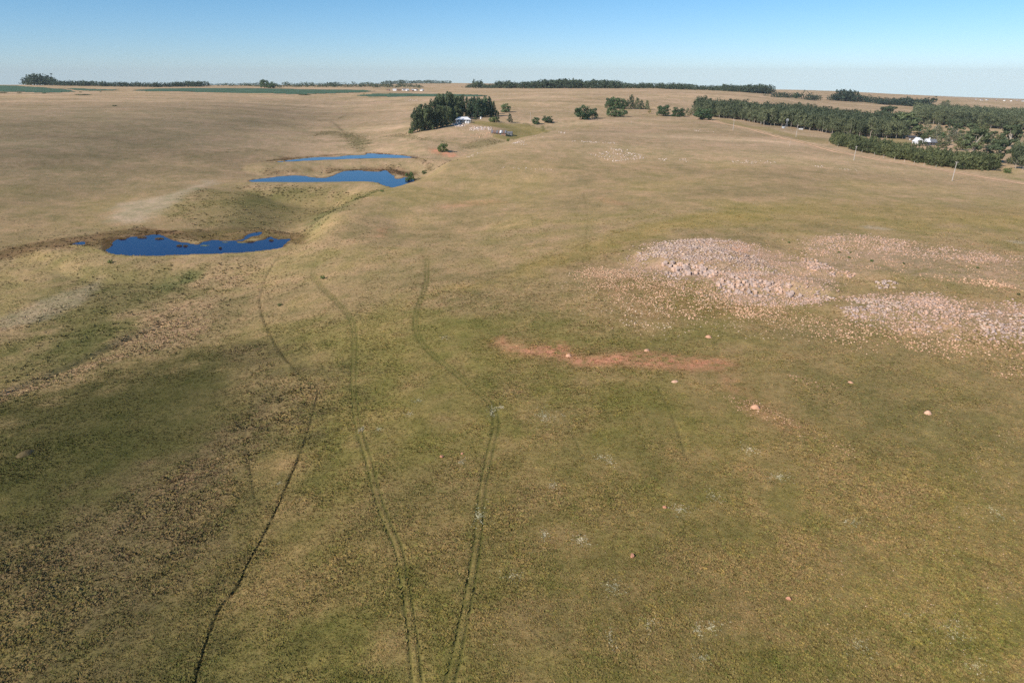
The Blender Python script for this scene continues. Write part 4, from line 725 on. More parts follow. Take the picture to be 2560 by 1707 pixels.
def dist_line(P, X, Y, off=None):              # distance to a polyline (and signed side)
    P = np.asarray(P, float); d = np.full(X.shape, 1e18); side = np.zeros(X.shape)
    for i in range(len(P)-1):
        ax, ay = P[i]; bx, by = P[i+1]; ex, ey = bx-ax, by-ay; L = ex*ex+ey*ey+1e-12
        t = np.clip(((X-ax)*ex+(Y-ay)*ey)/L, 0, 1)
        q = (X-ax-t*ex)**2+(Y-ay-t*ey)**2
        s = np.sign(ex*(Y-ay)-ey*(X-ax))
        m = q < d; side = np.where(m, s, side); d = np.where(m, q, d)
    d = np.sqrt(d)
    return (d*side) if off else d
def near(P, X, Y, pad):                        # mask of points in the padded bounding box
    P = np.asarray(P); return (X > P[:,0].min()-pad) & (X < P[:,0].max()+pad) & (Y > P[:,1].min()-pad) & (Y < P[:,1].max()+pad)
def smooth_line(P, k=2):                       # Chaikin-free: Catmull-Rom refinement
    P = np.asarray(P, float); out = []
    for i in range(len(P)-1):
        p0 = P[max(i-1,0)]; p1 = P[i]; p2 = P[i+1]; p3 = P[min(i+2,len(P)-1)]
        for j in range(k):
            t = j/k
            out.append(0.5*((2*p1)+(-p0+p2)*t+(2*p0-5*p1+4*p2-p3)*t*t+(-p0+3*p1-3*p2+p3)*t**3))
    out.append(P[-1]); return np.array(out)
def _uv(X, Y):
    Y = np.maximum(Y, -90); return np.clip(1.6*X/(Y+120), -1.75, 1.75), np.log((Y+120)/120)
def tps_fit(C):
    C = np.asarray(C, float); u, v = _uv(C[:,0], C[:,1]); n = len(C)
    r2 = (u[:,None]-u)**2+(v[:,None]-v)**2; K = r2*np.log(r2+1e-12)*0.5 + 2e-4*np.eye(n)
    Pm = np.stack([np.ones(n), u, v], 1)
    A = np.block([[K, Pm], [Pm.T, np.zeros((3,3))]])
    w = np.linalg.solve(A, np.concatenate([C[:,2], np.zeros(3)])); return u, v, w
_TPS = None
def T_base(X, Y):
    global _TPS
    if _TPS is None: _TPS = tps_fit(CONTROL)
    cu, cv, w = _TPS; sh = X.shape; X = X.ravel(); Y = Y.ravel(); out = np.empty(X.size)
    for s in range(0, X.size, 60000):
        u, v = _uv(X[s:s+60000], Y[s:s+60000])
        r2 = (u[:,None]-cu)**2+(v[:,None]-cv)**2
        out[s:s+60000] = (0.5*r2*np.log(r2+1e-12))@w[:-3] + w[-3]+w[-2]*u+w[-1]*v
    return out.reshape(sh)
def T(X, Y):
    X = np.asarray(X, float); Y = np.asarray(Y, float)
    z = T_base(X, Y)
    R = np.hypot(X, Y)
    z = z + 0.10*fbm(X/3.1, Y/3.1, 5, 2)*np.exp(-R/260) + 0.35*fbm(X/22, Y/22, 9, 3)*sstep(40, 200, R) \
          + 0.9*fbm(X/90, Y/90, 21, 2)*sstep(250, 700, R)*(1-sstep(900, 1600, R)*0.3) + 1.6*fbm(X/420, Y/420, 33, 2)*sstep(900, 2500, R)
    for (x, y, ax, rx, ry, h) in KNOBS:            # rocky knobs
        c, s = math.cos(ax), math.sin(ax); m = (np.abs(X-x) < 80) & (np.abs(Y-y) < 80)
        if not m.any(): continue
        p = ((X[m]-x)*c+(Y[m]-y)*s)/rx; q = (-(X[m]-x)*s+(Y[m]-y)*c)/ry
        z[m] += h*(1-sstep(0.35, 1.0, np.sqrt(p*p+q*q)+0.12*fbm(X[m]/5, Y[m]/5, 3)))
    for (P, depth, wid) in GULLIES:
        m = near(P, X, Y, wid*3)
        if m.any():
            d = dist_line(P, X[m], Y[m]); z[m] -= depth*np.exp(-(d/wid)**2)
    for (P, lev, DAM) in PONDS:
        m = near(P, X, Y, 40)
        if m.any():
            s = sdf_poly(P, X[m], Y[m]); zz = z[m]
            t = lev + np.where(s > 0, 0.10+0.045*s, np.maximum(-1.2, 0.30*s))
            w = np.where(s < 0, 1, 1-sstep(2, 22, s)); zz = zz*(1-w)+t*w
            d = dist_line(DAM, X[m], Y[m])
            crest = lev+0.75-0.010*d*d
            zz = np.where((s > 0.8), np.maximum(zz, np.where(d < 40, crest, -1e9)), zz)
            z[m] = zz
    return z
# ---------------------------------------------------------------- helpers
rng = np.random.default_rng(7)
def lin(r, g, b): return tuple(((c/255)/12.92 if c <= 10 else (((c/255)+0.055)/1.055)**2.4) for c in (r, g, b))
KILL = 0.93                                        # how bright a unit-albedo level field comes out in this light
def alb(r, g, b): return np.array(lin(r, g, b))/KILL
def tag(o, label=None, cat=None, group=None, kind=None):
    for k, v in (('label', label), ('category', cat), ('group', group), ('kind', kind)):
        if v: o[k] = v
    return o
def empty(name, loc, rz=0):
    o = bpy.data.objects.new(name, None); COL.objects.link(o); o.location = loc; o.rotation_euler = (0, 0, rz); o.empty_display_size = 0.5; return o
def mesh_obj(name, me, parent=None):
    o = bpy.data.objects.new(name, me); COL.objects.link(o); o.parent = parent; return o
def np_mesh(name, V, Fc, mat, col=None, smooth=False):       # V (n,3), Fc (m,k) same-size faces
    me = bpy.data.meshes.new(name); V = np.asarray(V, np.float32); Fc = np.asarray(Fc, np.int32); m, k = Fc.shape
    me.vertices.add(len(V)); me.vertices.foreach_set('co', V.ravel())
    me.loops.add(m*k); me.loops.foreach_set('vertex_index', Fc.ravel())
    me.polygons.add(m); me.polygons.foreach_set('loop_start', np.arange(0, m*k, k, dtype=np.int32)); me.polygons.foreach_set('loop_total', np.full(m, k, np.int32))
    if smooth: me.polygons.foreach_set('use_smooth', np.ones(m, bool))
    me.update(calc_edges=True)
    if col is not None:
        a = me.color_attributes.new('Col', 'FLOAT_COLOR', 'POINT'); c = np.ones((len(V), 4), np.float32); c[:, :3] = col; a.data.foreach_set('color', c.ravel())
    if mat: me.materials.append(mat)
    return me
def Tz(x, y): return float(T(np.array([x]), np.array([y]))[0])
class MB:
    def __init__(s): s.v = []; s.f = []
    def box(s, x0, x1, y0, y1, z0, z1):
        b = len(s.v); s.v += [(x0,y0,z0),(x1,y0,z0),(x1,y1,z0),(x0,y1,z0),(x0,y0,z1),(x1,y0,z1),(x1,y1,z1),(x0,y1,z1)]
        s.f += [tuple(b+i for i in q) for q in ((0,3,2,1),(4,5,6,7),(0,1,5,4),(1,2,6,5),(2,3,7,6),(3,0,4,7))]; return s
    def poly(s, pts, faces):
        b = len(s.v); s.v += [tuple(p) for p in pts]; s.f += [tuple(b+i for i in q) for q in faces]; return s
    def tube(s, pts, rads, n=7, cap=True):
        b0 = len(s.v); pts = [Vector(p) for p in pts]
        for i, p in enumerate(pts):
            d = (pts[min(i+1, len(pts)-1)]-pts[max(i-1, 0)]).normalized()
            u = d.orthogonal().normalized(); v = d.cross(u)
            for k in range(n):
                a = 2*math.pi*k/n; s.v.append(tuple(p+rads[i]*(math.cos(a)*u+math.sin(a)*v)))
        for i in range(len(pts)-1):
            for k in range(n):
                a = b0+i*n+k; c = b0+i*n+(k+1) % n; s.f.append((a, c, c+n, a+n))
        if cap: s.f.append(tuple(range(b0+(len(pts)-1)*n, b0+len(pts)*n)))
        return s
    def mesh(s, name, mat):
        me = bpy.data.meshes.new(name); me.from_pydata(s.v, [], s.f); me.update(); me.materials.append(mat); return me
    def build(s, name, mat, parent=None): return mesh_obj(name, s.mesh(name, mat), parent)
# ---------------------------------------------------------------- materials
def new_mat(name, rough=0.9, spec=0.1):
    m = bpy.data.materials.new(name); m.use_nodes = True; n = m.node_tree.nodes; b = n['Principled BSDF']
    b.inputs['Roughness'].default_value = rough; b.inputs['Specular IOR Level'].default_value = spec
    return m, m.node_tree, b
def noise_node(t, scale, detail=3, vec=None, rough=0.55):
    n = t.nodes.new('ShaderNodeTexNoise'); n.inputs['Scale'].default_value = scale; n.inputs['Detail'].default_value = detail; n.inputs['Roughness'].default_value = rough
    if vec is not None: t.links.new(vec, n.inputs['Vector'])
    return n
def ramp(t, src, stops):
    r = t.nodes.new('ShaderNodeValToRGB'); t.links.new(src, r.inputs[0]); e = r.color_ramp.elements
    while len(e) < len(stops): e.new(0.5)
    for q, (p, c) in zip(e, stops): q.position = p; q.color = (*c, 1) if len(c) == 3 else c
    return r
def mixc(t, fac, a, b, mode='MIX'):
    m = t.nodes.new('ShaderNodeMix'); m.data_type = 'RGBA'; m.blend_type = mode
    for s, v in ((m.inputs[0], fac), (m.inputs[6], a), (m.inputs[7], b)):
        if hasattr(v, 'links') or isinstance(v, bpy.types.NodeSocket): t.links.new(v, s)
        elif isinstance(v, (int, float)): s.default_value = v
        else: s.default_value = (*v, 1)
    return m.outputs[2]
def paint(name, rgb, rough=0.7, spec=0.2, var=0.25, scale=2.0, bump=0.0):
    m, t, b = new_mat(name, rough, spec); tc = t.nodes.new('ShaderNodeTexCoord'); n = noise_node(t, scale, 5, tc.outputs['Object'])
    r = ramp(t, n.outputs[0], [(0.3, tuple(c*(1-var) for c in rgb)), (0.7, tuple(min(1, c*(1+var*0.5)) for c in rgb))]); t.links.new(r.outputs[0], b.inputs['Base Color'])
    if bump:
        bp = t.nodes.new('ShaderNodeBump'); bp.inputs['Strength'].default_value = bump; bp.inputs['Distance'].default_value = 0.1
        t.links.new(n.outputs[0], bp.inputs['Height']); t.links.new(bp.outputs[0], b.inputs['Normal'])
    return m
def ground_material(name, instancer=False):
    m, t, b = new_mat(name, 1.0, 0.0)
    at = t.nodes.new('ShaderNodeAttribute'); at.attribute_name = 'Col'
    if instancer: at.attribute_type = 'INSTANCER'
    ge = t.nodes.new('ShaderNodeNewGeometry')
    n1 = noise_node(t, 0.9, 6, ge.outputs['Position'], 0.65); n2 = noise_node(t, 4.5, 4, ge.outputs['Position'], 0.7); n3 = noise_node(t, 0.16, 4, ge.outputs['Position'], 0.6)
    c = at.outputs['Color']
    f1 = ramp(t, n1.outputs[0], [(0.28, (0.68, 0.71, 0.66)), (0.5, (1.0, 1.0, 1.0)), (0.72, (1.30, 1.26, 1.20))])
    f2 = ramp(t, n2.outputs[0], [(0.3, (0.66, 0.69, 0.66)), (0.5, (1.0, 1.0, 1.0)), (0.7, (1.34, 1.30, 1.26))])
    f3 = ramp(t, n3.outputs[0], [(0.3, (0.80, 0.86, 0.78)), (0.7, (1.18, 1.12, 1.16))])
    n4 = noise_node(t, 0.035, 5, ge.outputs['Position'], 0.62); f4 = ramp(t, n4.outputs[0], [(0.32, (0.84, 0.89, 0.84)), (0.68, (1.14, 1.10, 1.13))])
    for f, k in ((f1, 0.8), (f2, 0.8), (f3, 1.0), (f4, 1.0)): c = mixc(t, k, c, f.outputs[0], 'MULTIPLY')
    t.links.new(c, b.inputs['Base Color'])
    if instancer:                                  # blades lean every way; shade them as the soft mass they form
        vm = t.nodes.new('ShaderNodeVectorMath'); vm.operation = 'MULTIPLY_ADD'; t.links.new(ge.outputs['Normal'], vm.inputs[0]); vm.inputs[1].default_value = (0.5,)*3; vm.inputs[2].default_value = (0, 0, 0.8)
        vn = t.nodes.new('ShaderNodeVectorMath'); vn.operation = 'NORMALIZE'; t.links.new(vm.outputs[0], vn.inputs[0]); t.links.new(vn.outputs[0], b.inputs['Normal'])
    else:
        b1 = t.nodes.new('ShaderNodeBump'); b1.inputs['Strength'].default_value = 0.9; b1.inputs['Distance'].default_value = 0.16; t.links.new(n1.outputs[0], b1.inputs['Height'])
        b2 = t.nodes.new('ShaderNodeBump'); b2.inputs['Strength'].default_value = 0.9; b2.inputs['Distance'].default_value = 0.07; t.links.new(n2.outputs[0], b2.inputs['Height']); t.links.new(b1.outputs[0], b2.inputs['Normal'])
        t.links.new(b2.outputs[0], b.inputs['Normal'])
    return m
M_ground = ground_material('veld_grass'); M_tuft = ground_material('grass_blades', True)
# ---------------------------------------------------------------- ground colours (albedo)
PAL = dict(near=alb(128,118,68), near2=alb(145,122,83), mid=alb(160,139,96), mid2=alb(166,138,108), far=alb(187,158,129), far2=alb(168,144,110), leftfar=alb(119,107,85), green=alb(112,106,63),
  meadow=alb(76,75,44), lowdark=alb(92,88,55), tussock=alb(132,112,84), reed=alb(172,142,110), wetgreen=alb(98,98,58), sedge=alb(92,104,62), wetbrown=alb(104,80,56), marsh=alb(122,112,70), pale=alb(180,160,134),
  redsoil=alb(206,142,114), brownsoil=alb(146,114,82), rocksoil=alb(176,146,122), yellowgreen=alb(154,134,80), strawgrass=alb(166,146,98), yard=alb(142,128,78), rut=alb(84,84,44), path=alb(50,46,28), road=alb(222,180,150))
def lerp(a, b, t): return a*(1-t[:, None])+b*t[:, None]
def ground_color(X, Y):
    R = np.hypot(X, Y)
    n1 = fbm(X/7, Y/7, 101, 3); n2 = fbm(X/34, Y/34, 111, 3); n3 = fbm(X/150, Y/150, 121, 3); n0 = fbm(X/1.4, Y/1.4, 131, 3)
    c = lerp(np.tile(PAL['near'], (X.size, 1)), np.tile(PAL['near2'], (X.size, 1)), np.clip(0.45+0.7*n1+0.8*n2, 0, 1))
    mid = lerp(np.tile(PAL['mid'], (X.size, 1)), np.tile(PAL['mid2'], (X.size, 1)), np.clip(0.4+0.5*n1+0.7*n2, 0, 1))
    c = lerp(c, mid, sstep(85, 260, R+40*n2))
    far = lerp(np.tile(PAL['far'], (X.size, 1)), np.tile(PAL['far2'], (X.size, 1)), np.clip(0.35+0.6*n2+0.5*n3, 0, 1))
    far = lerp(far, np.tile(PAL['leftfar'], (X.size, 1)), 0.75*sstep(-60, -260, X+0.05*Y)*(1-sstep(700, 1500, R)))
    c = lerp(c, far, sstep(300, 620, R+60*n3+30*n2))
    g = sstep(0.15, 0.65, n1*0.4+n2*0.9)*(1-sstep(250, 500, R))
    c = lerp(c, np.tile(PAL['green'], (X.size, 1)), 0.5*g)
    # long streaks of cured grass on the far slopes
    st = fbm(X/160+Y/900, Y/36, 141, 3)
    c *= (1+0.26*st*sstep(250, 600, R))[:, None]
    wx = X+0*n0; wy = Y
    for (P, key, soft, stg) in REGIONS:
        m = near(P, X, Y, soft*3+4)
        if not m.any(): continue
        s = sdf_poly(P, wx[m], wy[m]) + soft*(0.8*n1[m]+0.4*n0[m]+0.9*n2[m])
        a = stg*(1-sstep(-soft, soft, s))
        if key in ('redsoil', 'rocksoil', 'reed', 'brownsoil'): a = a*np.clip((0.62 if key == 'redsoil' else 0.75)+1.0*n0[m]+0.5*n1[m], 0.1, 1)
        c[m] = lerp(c[m], np.tile(PAL[key], (m.sum(), 1)), a)
    for P, lev, DAM in PONDS:                          # pale grass on the dam crests, mud at the waterline
        m = near(P, X, Y, 30)
        if not m.any(): continue
        s = sdf_poly(P, X[m], Y[m]); d = dist_line(DAM, X[m], Y[m])
        cc = c[m]; cc = lerp(cc, np.tile(PAL['strawgrass'], (m.sum(), 1)), 0.75*np.exp(-(d/1.5)**2)*(s > 0))
        cc = lerp(cc, np.tile(PAL['wetbrown']*0.75, (m.sum(), 1)), 0.8*(1-sstep(0.1, 1.6, s+0.6*n0[m]))*sstep(1.0, 3.0, d)); c[m] = cc
    return c*(1+0.10*n0+0.08*n1)[:, None]
RUTL = [smooth_line(p, 4) for p in RUTS]; PATHL = [(smooth_line(p, 4) if w_ < .5 else np.array(p), w_, s_) for p, w_, s_ in PATHS]; YRUT = [smooth_line(p, 3) for p in YARDRUTS]
def track_fields(X, Y, c):                             # returns depth of wear and recolours ruts and paths; the dark path tone includes shadow in the groove
    dz = np.zeros(X.size); n = fbm(X/0.9, Y/0.9, 171, 2); nb = fbm(X/9, Y/9, 172, 2)
    for P in RUTL:
        m = near(P, X, Y, 2)
        if m.any():
            d = np.abs(dist_line(P, X[m], Y[m])); r = np.abs(d-0.47); R = np.hypot(X[m], Y[m]); wd = 0.15+0.0009*R
            k = np.exp(-(r/wd)**2)*np.clip(0.9+0.3*n[m]+0.2*nb[m], 0.68, 1.1)*(1-0.85*sstep(185, 265, R))
            dz[m] -= 0.15*k; c[m] = lerp(c[m], np.tile(PAL['rut'], (m.sum(), 1)), np.clip(0.85*k, 0, 1))
    for P, w_, st in PATHL:
        m = near(P, X, Y, w_*5+2)
        if m.any():
            xj = X[m]+0.25*min(w_*3, 2)*fbm(X[m]/2.3, Y[m]/2.3, 177, 2); d = dist_line(P, xj, Y[m]); R = np.hypot(X[m], Y[m]); wd = w_*1.15+0.0004*R
            k = np.exp(-(d/wd)**2)*st*np.clip(0.8+0.5*n[m]+0.5*nb[m], 0.45 if st < .9 else 0.62, 1.1)*(1-.35*sstep(120, 260, R))
            dz[m] -= 0.30*k*min(1, .3/w_); c[m] = lerp(c[m], np.tile(PAL['path'], (m.sum(), 1)), np.clip(0.9*k, 0, 1))
    for P in YRUT:
        m = near(P, X, Y, 4)
        if m.any():
            d = np.abs(np.abs(dist_line(P, X[m], Y[m]))-0.9); k = np.exp(-(d/0.7)**2); c[m] = lerp(c[m], np.tile(PAL['wetgreen'], (m.sum(), 1)), 0.7*k)
    return dz
# ---------------------------------------------------------------- ground sheet: rows get longer with distance, all the way to the horizon
ys = list(np.linspace(-90, 24, 40)); y = 24.0
while y < 12500:
    a = math.atan(55/y); dy = y*y/55*0.00125+0.055 if y < 700 else 1e9
    dy = min(dy*(1+(55/y)**2), 0.0115*y); dy = max(dy, 0.09); y += dy; ys.append(y)
ys = np.array(ys)
us = np.concatenate([-np.geomspace(3.2, 1.14, 14)[:-1], np.linspace(-1.13, 1.13, 800), np.geomspace(1.14, 3.2, 14)[1:]])
GX = us[None, :]*(0.72*np.maximum(ys, 0)+24)[:, None]; GY = np.repeat(ys[:, None], len(us), 1)
fx, fy = GX.ravel(), GY.ravel()
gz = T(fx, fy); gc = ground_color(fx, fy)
tm = (np.hypot(fx, fy) < 1300)
ctmp = gc[tm].copy(); dz = track_fields(fx[tm], fy[tm], ctmp); gc[tm] = ctmp; gz[tm] += dz
# hummocky relief of the tussock ground
tus = [r for r in REGIONS if r[1] == 'tussock']
for P, key, soft, stg in tus:
    m = near(P, fx, fy, 8); s = sdf_poly(P, fx[m], fy[m]); gz[m] += 0.06*(1-sstep(-2, 4, s))*vnoise(fx[m]/0.55, fy[m]/0.55, 61)*sstep(0, .5, vnoise(fx[m]/3, fy[m]/3, 62)+.6)
nr, ncol = GX.shape
idx = np.arange(nr*ncol).reshape(nr, ncol)
quads = np.stack([idx[:-1, :-1], idx[:-1, 1:], idx[1:, 1:], idx[1:, :-1]], -1).reshape(-1, 4)
GV = np.stack([fx, fy, gz], 1)
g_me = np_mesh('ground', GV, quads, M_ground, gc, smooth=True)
ground = tag(mesh_obj('ground', g_me), kind='structure')
print('ground', nr, ncol, len(quads))
# ---------------------------------------------------------------- crop fields: sheets of green crop half a metre above the ground
M_crop = paint('green_crop', tuple(alb(84, 106, 82)), 0.9, 0.05, 0.3, 0.05)
for P in CROPS:
    m = near(P, fx, fy, 60); ids = np.nonzero(m)[0]
    s = np.full(fx.size, 1e9); s[ids] = sdf_poly(P, fx[ids], fy[ids]); ins = s < 0
    q = quads[(ins[quads].sum(1) >= 3)]
    if not len(q): continue
    vv, inv = np.unique(q.ravel(), return_inverse=True); V = GV[vv].copy(); V[:, 2] += np.where(s[vv] < -8, 0.6, 0.25)
    tag(mesh_obj('crop_field', np_mesh('crop_field', V, inv.reshape(-1, 4), M_crop, smooth=True)), kind='structure')
# ---------------------------------------------------------------- dirt road along the plantation
M_road, t, b = new_mat('dirt', 1.0, 0.0); ge = t.nodes.new('ShaderNodeNewGeometry'); at = t.nodes.new('ShaderNodeAttribute'); at.attribute_name = 'Col'
n = noise_node(t, 0.7, 5, ge.outputs['Position']); r = ramp(t, n.outputs[0], [(0.3, (0.75, 0.75, 0.72)), (0.7, (1.2, 1.2, 1.2))]); t.links.new(mixc(t, 0.9, at.outputs[0], r.outputs[0], 'MULTIPLY'), b.inputs['Base Color'])
RP = smooth_line(ROAD, 14); tg = np.gradient(RP, axis=0); tg /= np.linalg.norm(tg, axis=1)[:, None]; nrm = np.stack([tg[:, 1], -tg[:, 0]], 1)
offs = np.array([-4.2, -3.0, -2.0, -0.6, 0.6, 2.0, 3.0, 4.2]); rc = np.array([PAL['brownsoil'], PAL['road'], PAL['road']*1.08, PAL['strawgrass']*.8, PAL['strawgrass']*.8, PAL['road']*1.08, PAL['road'], PAL['brownsoil']])
V = []; Cc = []
for i, p in enumerate(RP):
    for o_, k in zip(offs, rc):
        wob = 0.5*math.sin(i*0.9+o_*3) if abs(o_) > 3 else 0
        x, y = p[0]+nrm[i, 0]*(o_+wob), p[1]+nrm[i, 1]*(o_+wob); V.append((x, y, 0)); Cc.append(k)
V = np.array(V); V[:, 2] = T(V[:, 0], V[:, 1])+np.tile(np.array([0.02, .16, .13, .2, .2, .13, .16, .02]), len(RP)); k = len(offs); ii = np.arange(len(RP)-1)
fc = np.concatenate([np.stack([ii*k+j, ii*k+j+1, (ii+1)*k+j+1, (ii+1)*k+j], 1) for j in range(k-1)])
tag(mesh_obj('dirt_road', np_mesh('dirt_road', V, fc, M_road, np.array(Cc), True)), kind='structure')
# ---------------------------------------------------------------- ponds
M_water, t, b = new_mat('pond_water', 0.03, 0.5); b.inputs['Base Color'].default_value = (0.002, 0.009, 0.075, 1); b.inputs['IOR'].default_value = 1.333
ge = t.nodes.new('ShaderNodeNewGeometry'); n = noise_node(t, 1.3, 3, ge.outputs['Position']); bp = t.nodes.new('ShaderNodeBump'); bp.inputs['Strength'].default_value = 0.02; bp.inputs['Distance'].default_value = 0.05
t.links.new(n.outputs[0], bp.inputs['Height']); t.links.new(bp.outputs[0], b.inputs['Normal'])
import bmesh
for P, lev, DAM in PONDS:
    bm = bmesh.new(); c0 = np.mean(P, 0)
    vs = []
    Pa = np.array(P); tp = np.gradient(np.vstack([Pa[-1:], Pa, Pa[:1]]), axis=0)[1:-1]; nn = np.stack([tp[:, 1], -tp[:, 0]], 1); nn /= np.linalg.norm(nn, axis=1)[:, None]+1e-9
    area = 0.5*np.sum(Pa[:, 0]*np.roll(Pa[:, 1], -1)-np.roll(Pa[:, 0], -1)*Pa[:, 1]); sg = 1 if area > 0 else -1
    for p, q in zip(Pa, nn): vs.append(bm.verts.new((p[0]+sg*q[0]*0.25, p[1]+sg*q[1]*0.25, lev+0.02)))
    f = bm.faces.new(vs); f.normal_update()
    if f.normal.z < 0: f.normal_flip()
    bmesh.ops.triangulate(bm, faces=[f]); me = bpy.data.meshes.new('pond'); bm.to_mesh(me); bm.free(); me.materials.append(M_water)
    tag(mesh_obj('pond', me), kind='structure')
# ---------------------------------------------------------------- trees
def leaf_mat(name, dark, light, trans=0.25):
    m = bpy.data.materials.new(name); m.use_nodes = True; t = m.node_tree; t.nodes.clear()
    out = t.nodes.new('ShaderNodeOutputMaterial'); df = t.nodes.new('ShaderNodeBsdfPrincipled'); tr_ = t.nodes.new('ShaderNodeBsdfTranslucent'); mx = t.nodes.new('ShaderNodeMixShader')
    oi = t.nodes.new('ShaderNodeObjectInfo'); ge = t.nodes.new('ShaderNodeNewGeometry')
    n = noise_node(t, 0.45, 4, ge.outputs['Position'], 0.7); ad = t.nodes.new('ShaderNodeMath'); ad.operation = 'MULTIPLY_ADD'; ad.inputs[1].default_value = 0.44; ad.inputs[2].default_value = -0.22
    t.links.new(oi.outputs['Random'], ad.inputs[0]); a2 = t.nodes.new('ShaderNodeMath'); a2.operation = 'ADD'; t.links.new(ad.outputs[0], a2.inputs[0]); t.links.new(n.outputs[0], a2.inputs[1])
    nb = noise_node(t, 0.09, 2, ge.outputs['Position']); a3 = t.nodes.new('ShaderNodeMath'); a3.operation = 'MULTIPLY_ADD'; a3.inputs[1].default_value = 0.6; a3.inputs[2].default_value = -0.3; t.links.new(nb.outputs[0], a3.inputs[0]); a4 = t.nodes.new('ShaderNodeMath'); a4.operation = 'ADD'; t.links.new(a2.outputs[0], a4.inputs[0]); t.links.new(a3.outputs[0], a4.inputs[1])
    r = ramp(t, a4.outputs[0], [(0.22, dark), (0.78, tuple(c*1.2 for c in light))])
    df.inputs['Roughness'].default_value = 0.65; df.inputs['Specular IOR Level'].default_value = 0.25
    t.links.new(r.outputs[0], df.inputs['Base Color']); t.links.new(r.outputs[0], tr_.inputs['Color']); mx.inputs[0].default_value = trans
    t.links.new(df.outputs[0], mx.inputs[1]); t.links.new(tr_.outputs[0], mx.inputs[2]); t.links.new(mx.outputs[0], out.inputs[0]); return m
ML = dict(gum=leaf_mat('gum_leaves', (0.060, 0.083, 0.045), (0.149, 0.176, 0.079)), pine=leaf_mat('pine_needles', (0.045, 0.080, 0.045), (0.114, 0.160, 0.079)),
  round=leaf_mat('evergreen_leaves', (0.049, 0.088, 0.038), (0.131, 0.184, 0.074)), shrub=leaf_mat('bush_leaves', (0.070, 0.112, 0.035), (0.175, 0.240, 0.070)),
  plant=leaf_mat('plantation_leaves', (0.070, 0.088, 0.045), (0.175, 0.189, 0.096)), yellow=leaf_mat('yellow_leaves', (0.245, 0.208, 0.052), (0.455, 0.368, 0.105)), gumy=leaf_mat('olive_leaves', (0.105, 0.120, 0.070), (0.245, 0.232, 0.131)),
  wattle=leaf_mat('wattle_leaves', (0.063, 0.080, 0.035), (0.166, 0.179, 0.074)), far=leaf_mat('far_leaves', (0.042, 0.064, 0.038), (0.105, 0.131, 0.070)))
M_bark = paint('bark', (0.16, 0.12, 0.09), 0.95, 0.05, 0.4, 3); M_pale = paint('pale_bark', (0.42, 0.37, 0.31), 0.9, 0.05, 0.35, 2)
def leaf_cloud(clumps, n, size, rg, up=0.25):
    C = np.array(clumps, float); w_ = (C[:, 3]*C[:, 4]*C[:, 5])**0.6; k = rg.choice(len(C), n, p=w_/w_.sum())
    d = rg.normal(size=(n, 3)); d /= np.linalg.norm(d, axis=1)[:, None]; rad = rg.uniform(0.35, 1.0, n)**0.5
    pos = C[k, :3]+d*C[k, 3:6]*rad[:, None]
    nm = d+rg.normal(size=(n, 3))*0.55; nm[:, 2] += up; nm /= np.linalg.norm(nm, axis=1)[:, None]
    a = np.cross(nm, rg.normal(size=(n, 3))); a /= np.linalg.norm(a, axis=1)[:, None]+1e-9; b = np.cross(nm, a)
    s1 = size*rg.uniform(0.5, 1.3, n)[:, None]; s2 = s1*rg.uniform(0.5, 1.0, n)[:, None]
    V = np.stack([pos-a*s1, pos-b*s2*.8, pos+a*s1, pos+b*s2], 1).reshape(-1, 3); V[:, 2] = np.maximum(V[:, 2], 0.012)
    return V, np.arange(4*n).reshape(-1, 4)
def clumps_for(kind, rg):
    c = []
    def add(x, y, z, r, rz): c.append((x, y, z, r, r, rz))
    if kind in ('round', 'yellow'):
        for i in range(22):
            z = rg.uniform(0.13, 0.86); rr = 0.37*math.sqrt(max(0.05, 1-((z-0.38)/0.60)**2)); a = i*2.4+rg.uniform(-.3, .3)
            add(rr*math.cos(a), rr*math.sin(a), z, rg.uniform(.13, .2), rg.uniform(.10, .16))
        add(0, 0, .45, .38, .38)
    elif kind in ('cone', 'pine'):
        for i in range(18):
            z = 0.10+0.82*i/17; rr = (0.40 if kind == 'cone' else 0.36)*min(1, (1-z)*1.5+0.10)*rg.uniform(.6, 1); a = i*2.4
            add(rr*math.cos(a), rr*math.sin(a), z, rg.uniform(.11, .19)*(1.15-.5*z), rg.uniform(.08, .13))
        add(0, 0, .38, .26, .3); add(0, 0, .8, .1, .18)
    elif kind in ('shrub', 'wattle'):
        for i in range(14):
            z = rg.uniform(0.10, 0.82); rr = 0.38*math.sqrt(max(0.06, 1-((z-0.30)/0.70)**2)); a = i*2.4+rg.uniform(-.4, .4)
            add(rr*math.cos(a), rr*math.sin(a), z, rg.uniform(.12, .22), rg.uniform(.10, .2))
        add(0, 0, .35, .28, .3)
    elif kind in ('gum', 'gumy'):
        for i in range(28):
            z = rg.uniform(0.07, 0.93); rr = 0.36*rg.uniform(.4, 1)*(1 if z < .7 else 0.72); a = i*2.4+rg.uniform(-.5, .5)
            add(rr*math.cos(a), rr*math.sin(a), z, rg.uniform(.11, .18), rg.uniform(.07, .14))
        add(0.05, 0, .5, .28, .4)
    elif kind == 'plant':
        for i in range(16):
            z = rg.uniform(0.30, 0.95); rr = 0.33*rg.uniform(.3, 1)*(1.15-0.65*(z-.3)); a = i*2.4
            add(rr*math.cos(a), rr*math.sin(a), z, rg.uniform(.14, .23), rg.uniform(.10, .16))
        add(0, 0, .62, .3, .3)
    elif kind == 'spread':
        for i in range(24):
            z = rg.uniform(0.30, 0.92); rr = 0.43*rg.uniform(.35, 1)*math.sqrt(max(.15, 1-((z-.5)/.55)**2)); a = i*2.4+rg.uniform(-.6, .6)
            add(rr*math.cos(a), rr*math.sin(a), z, rg.uniform(.09, .15), rg.uniform(.06, .10))
    return c
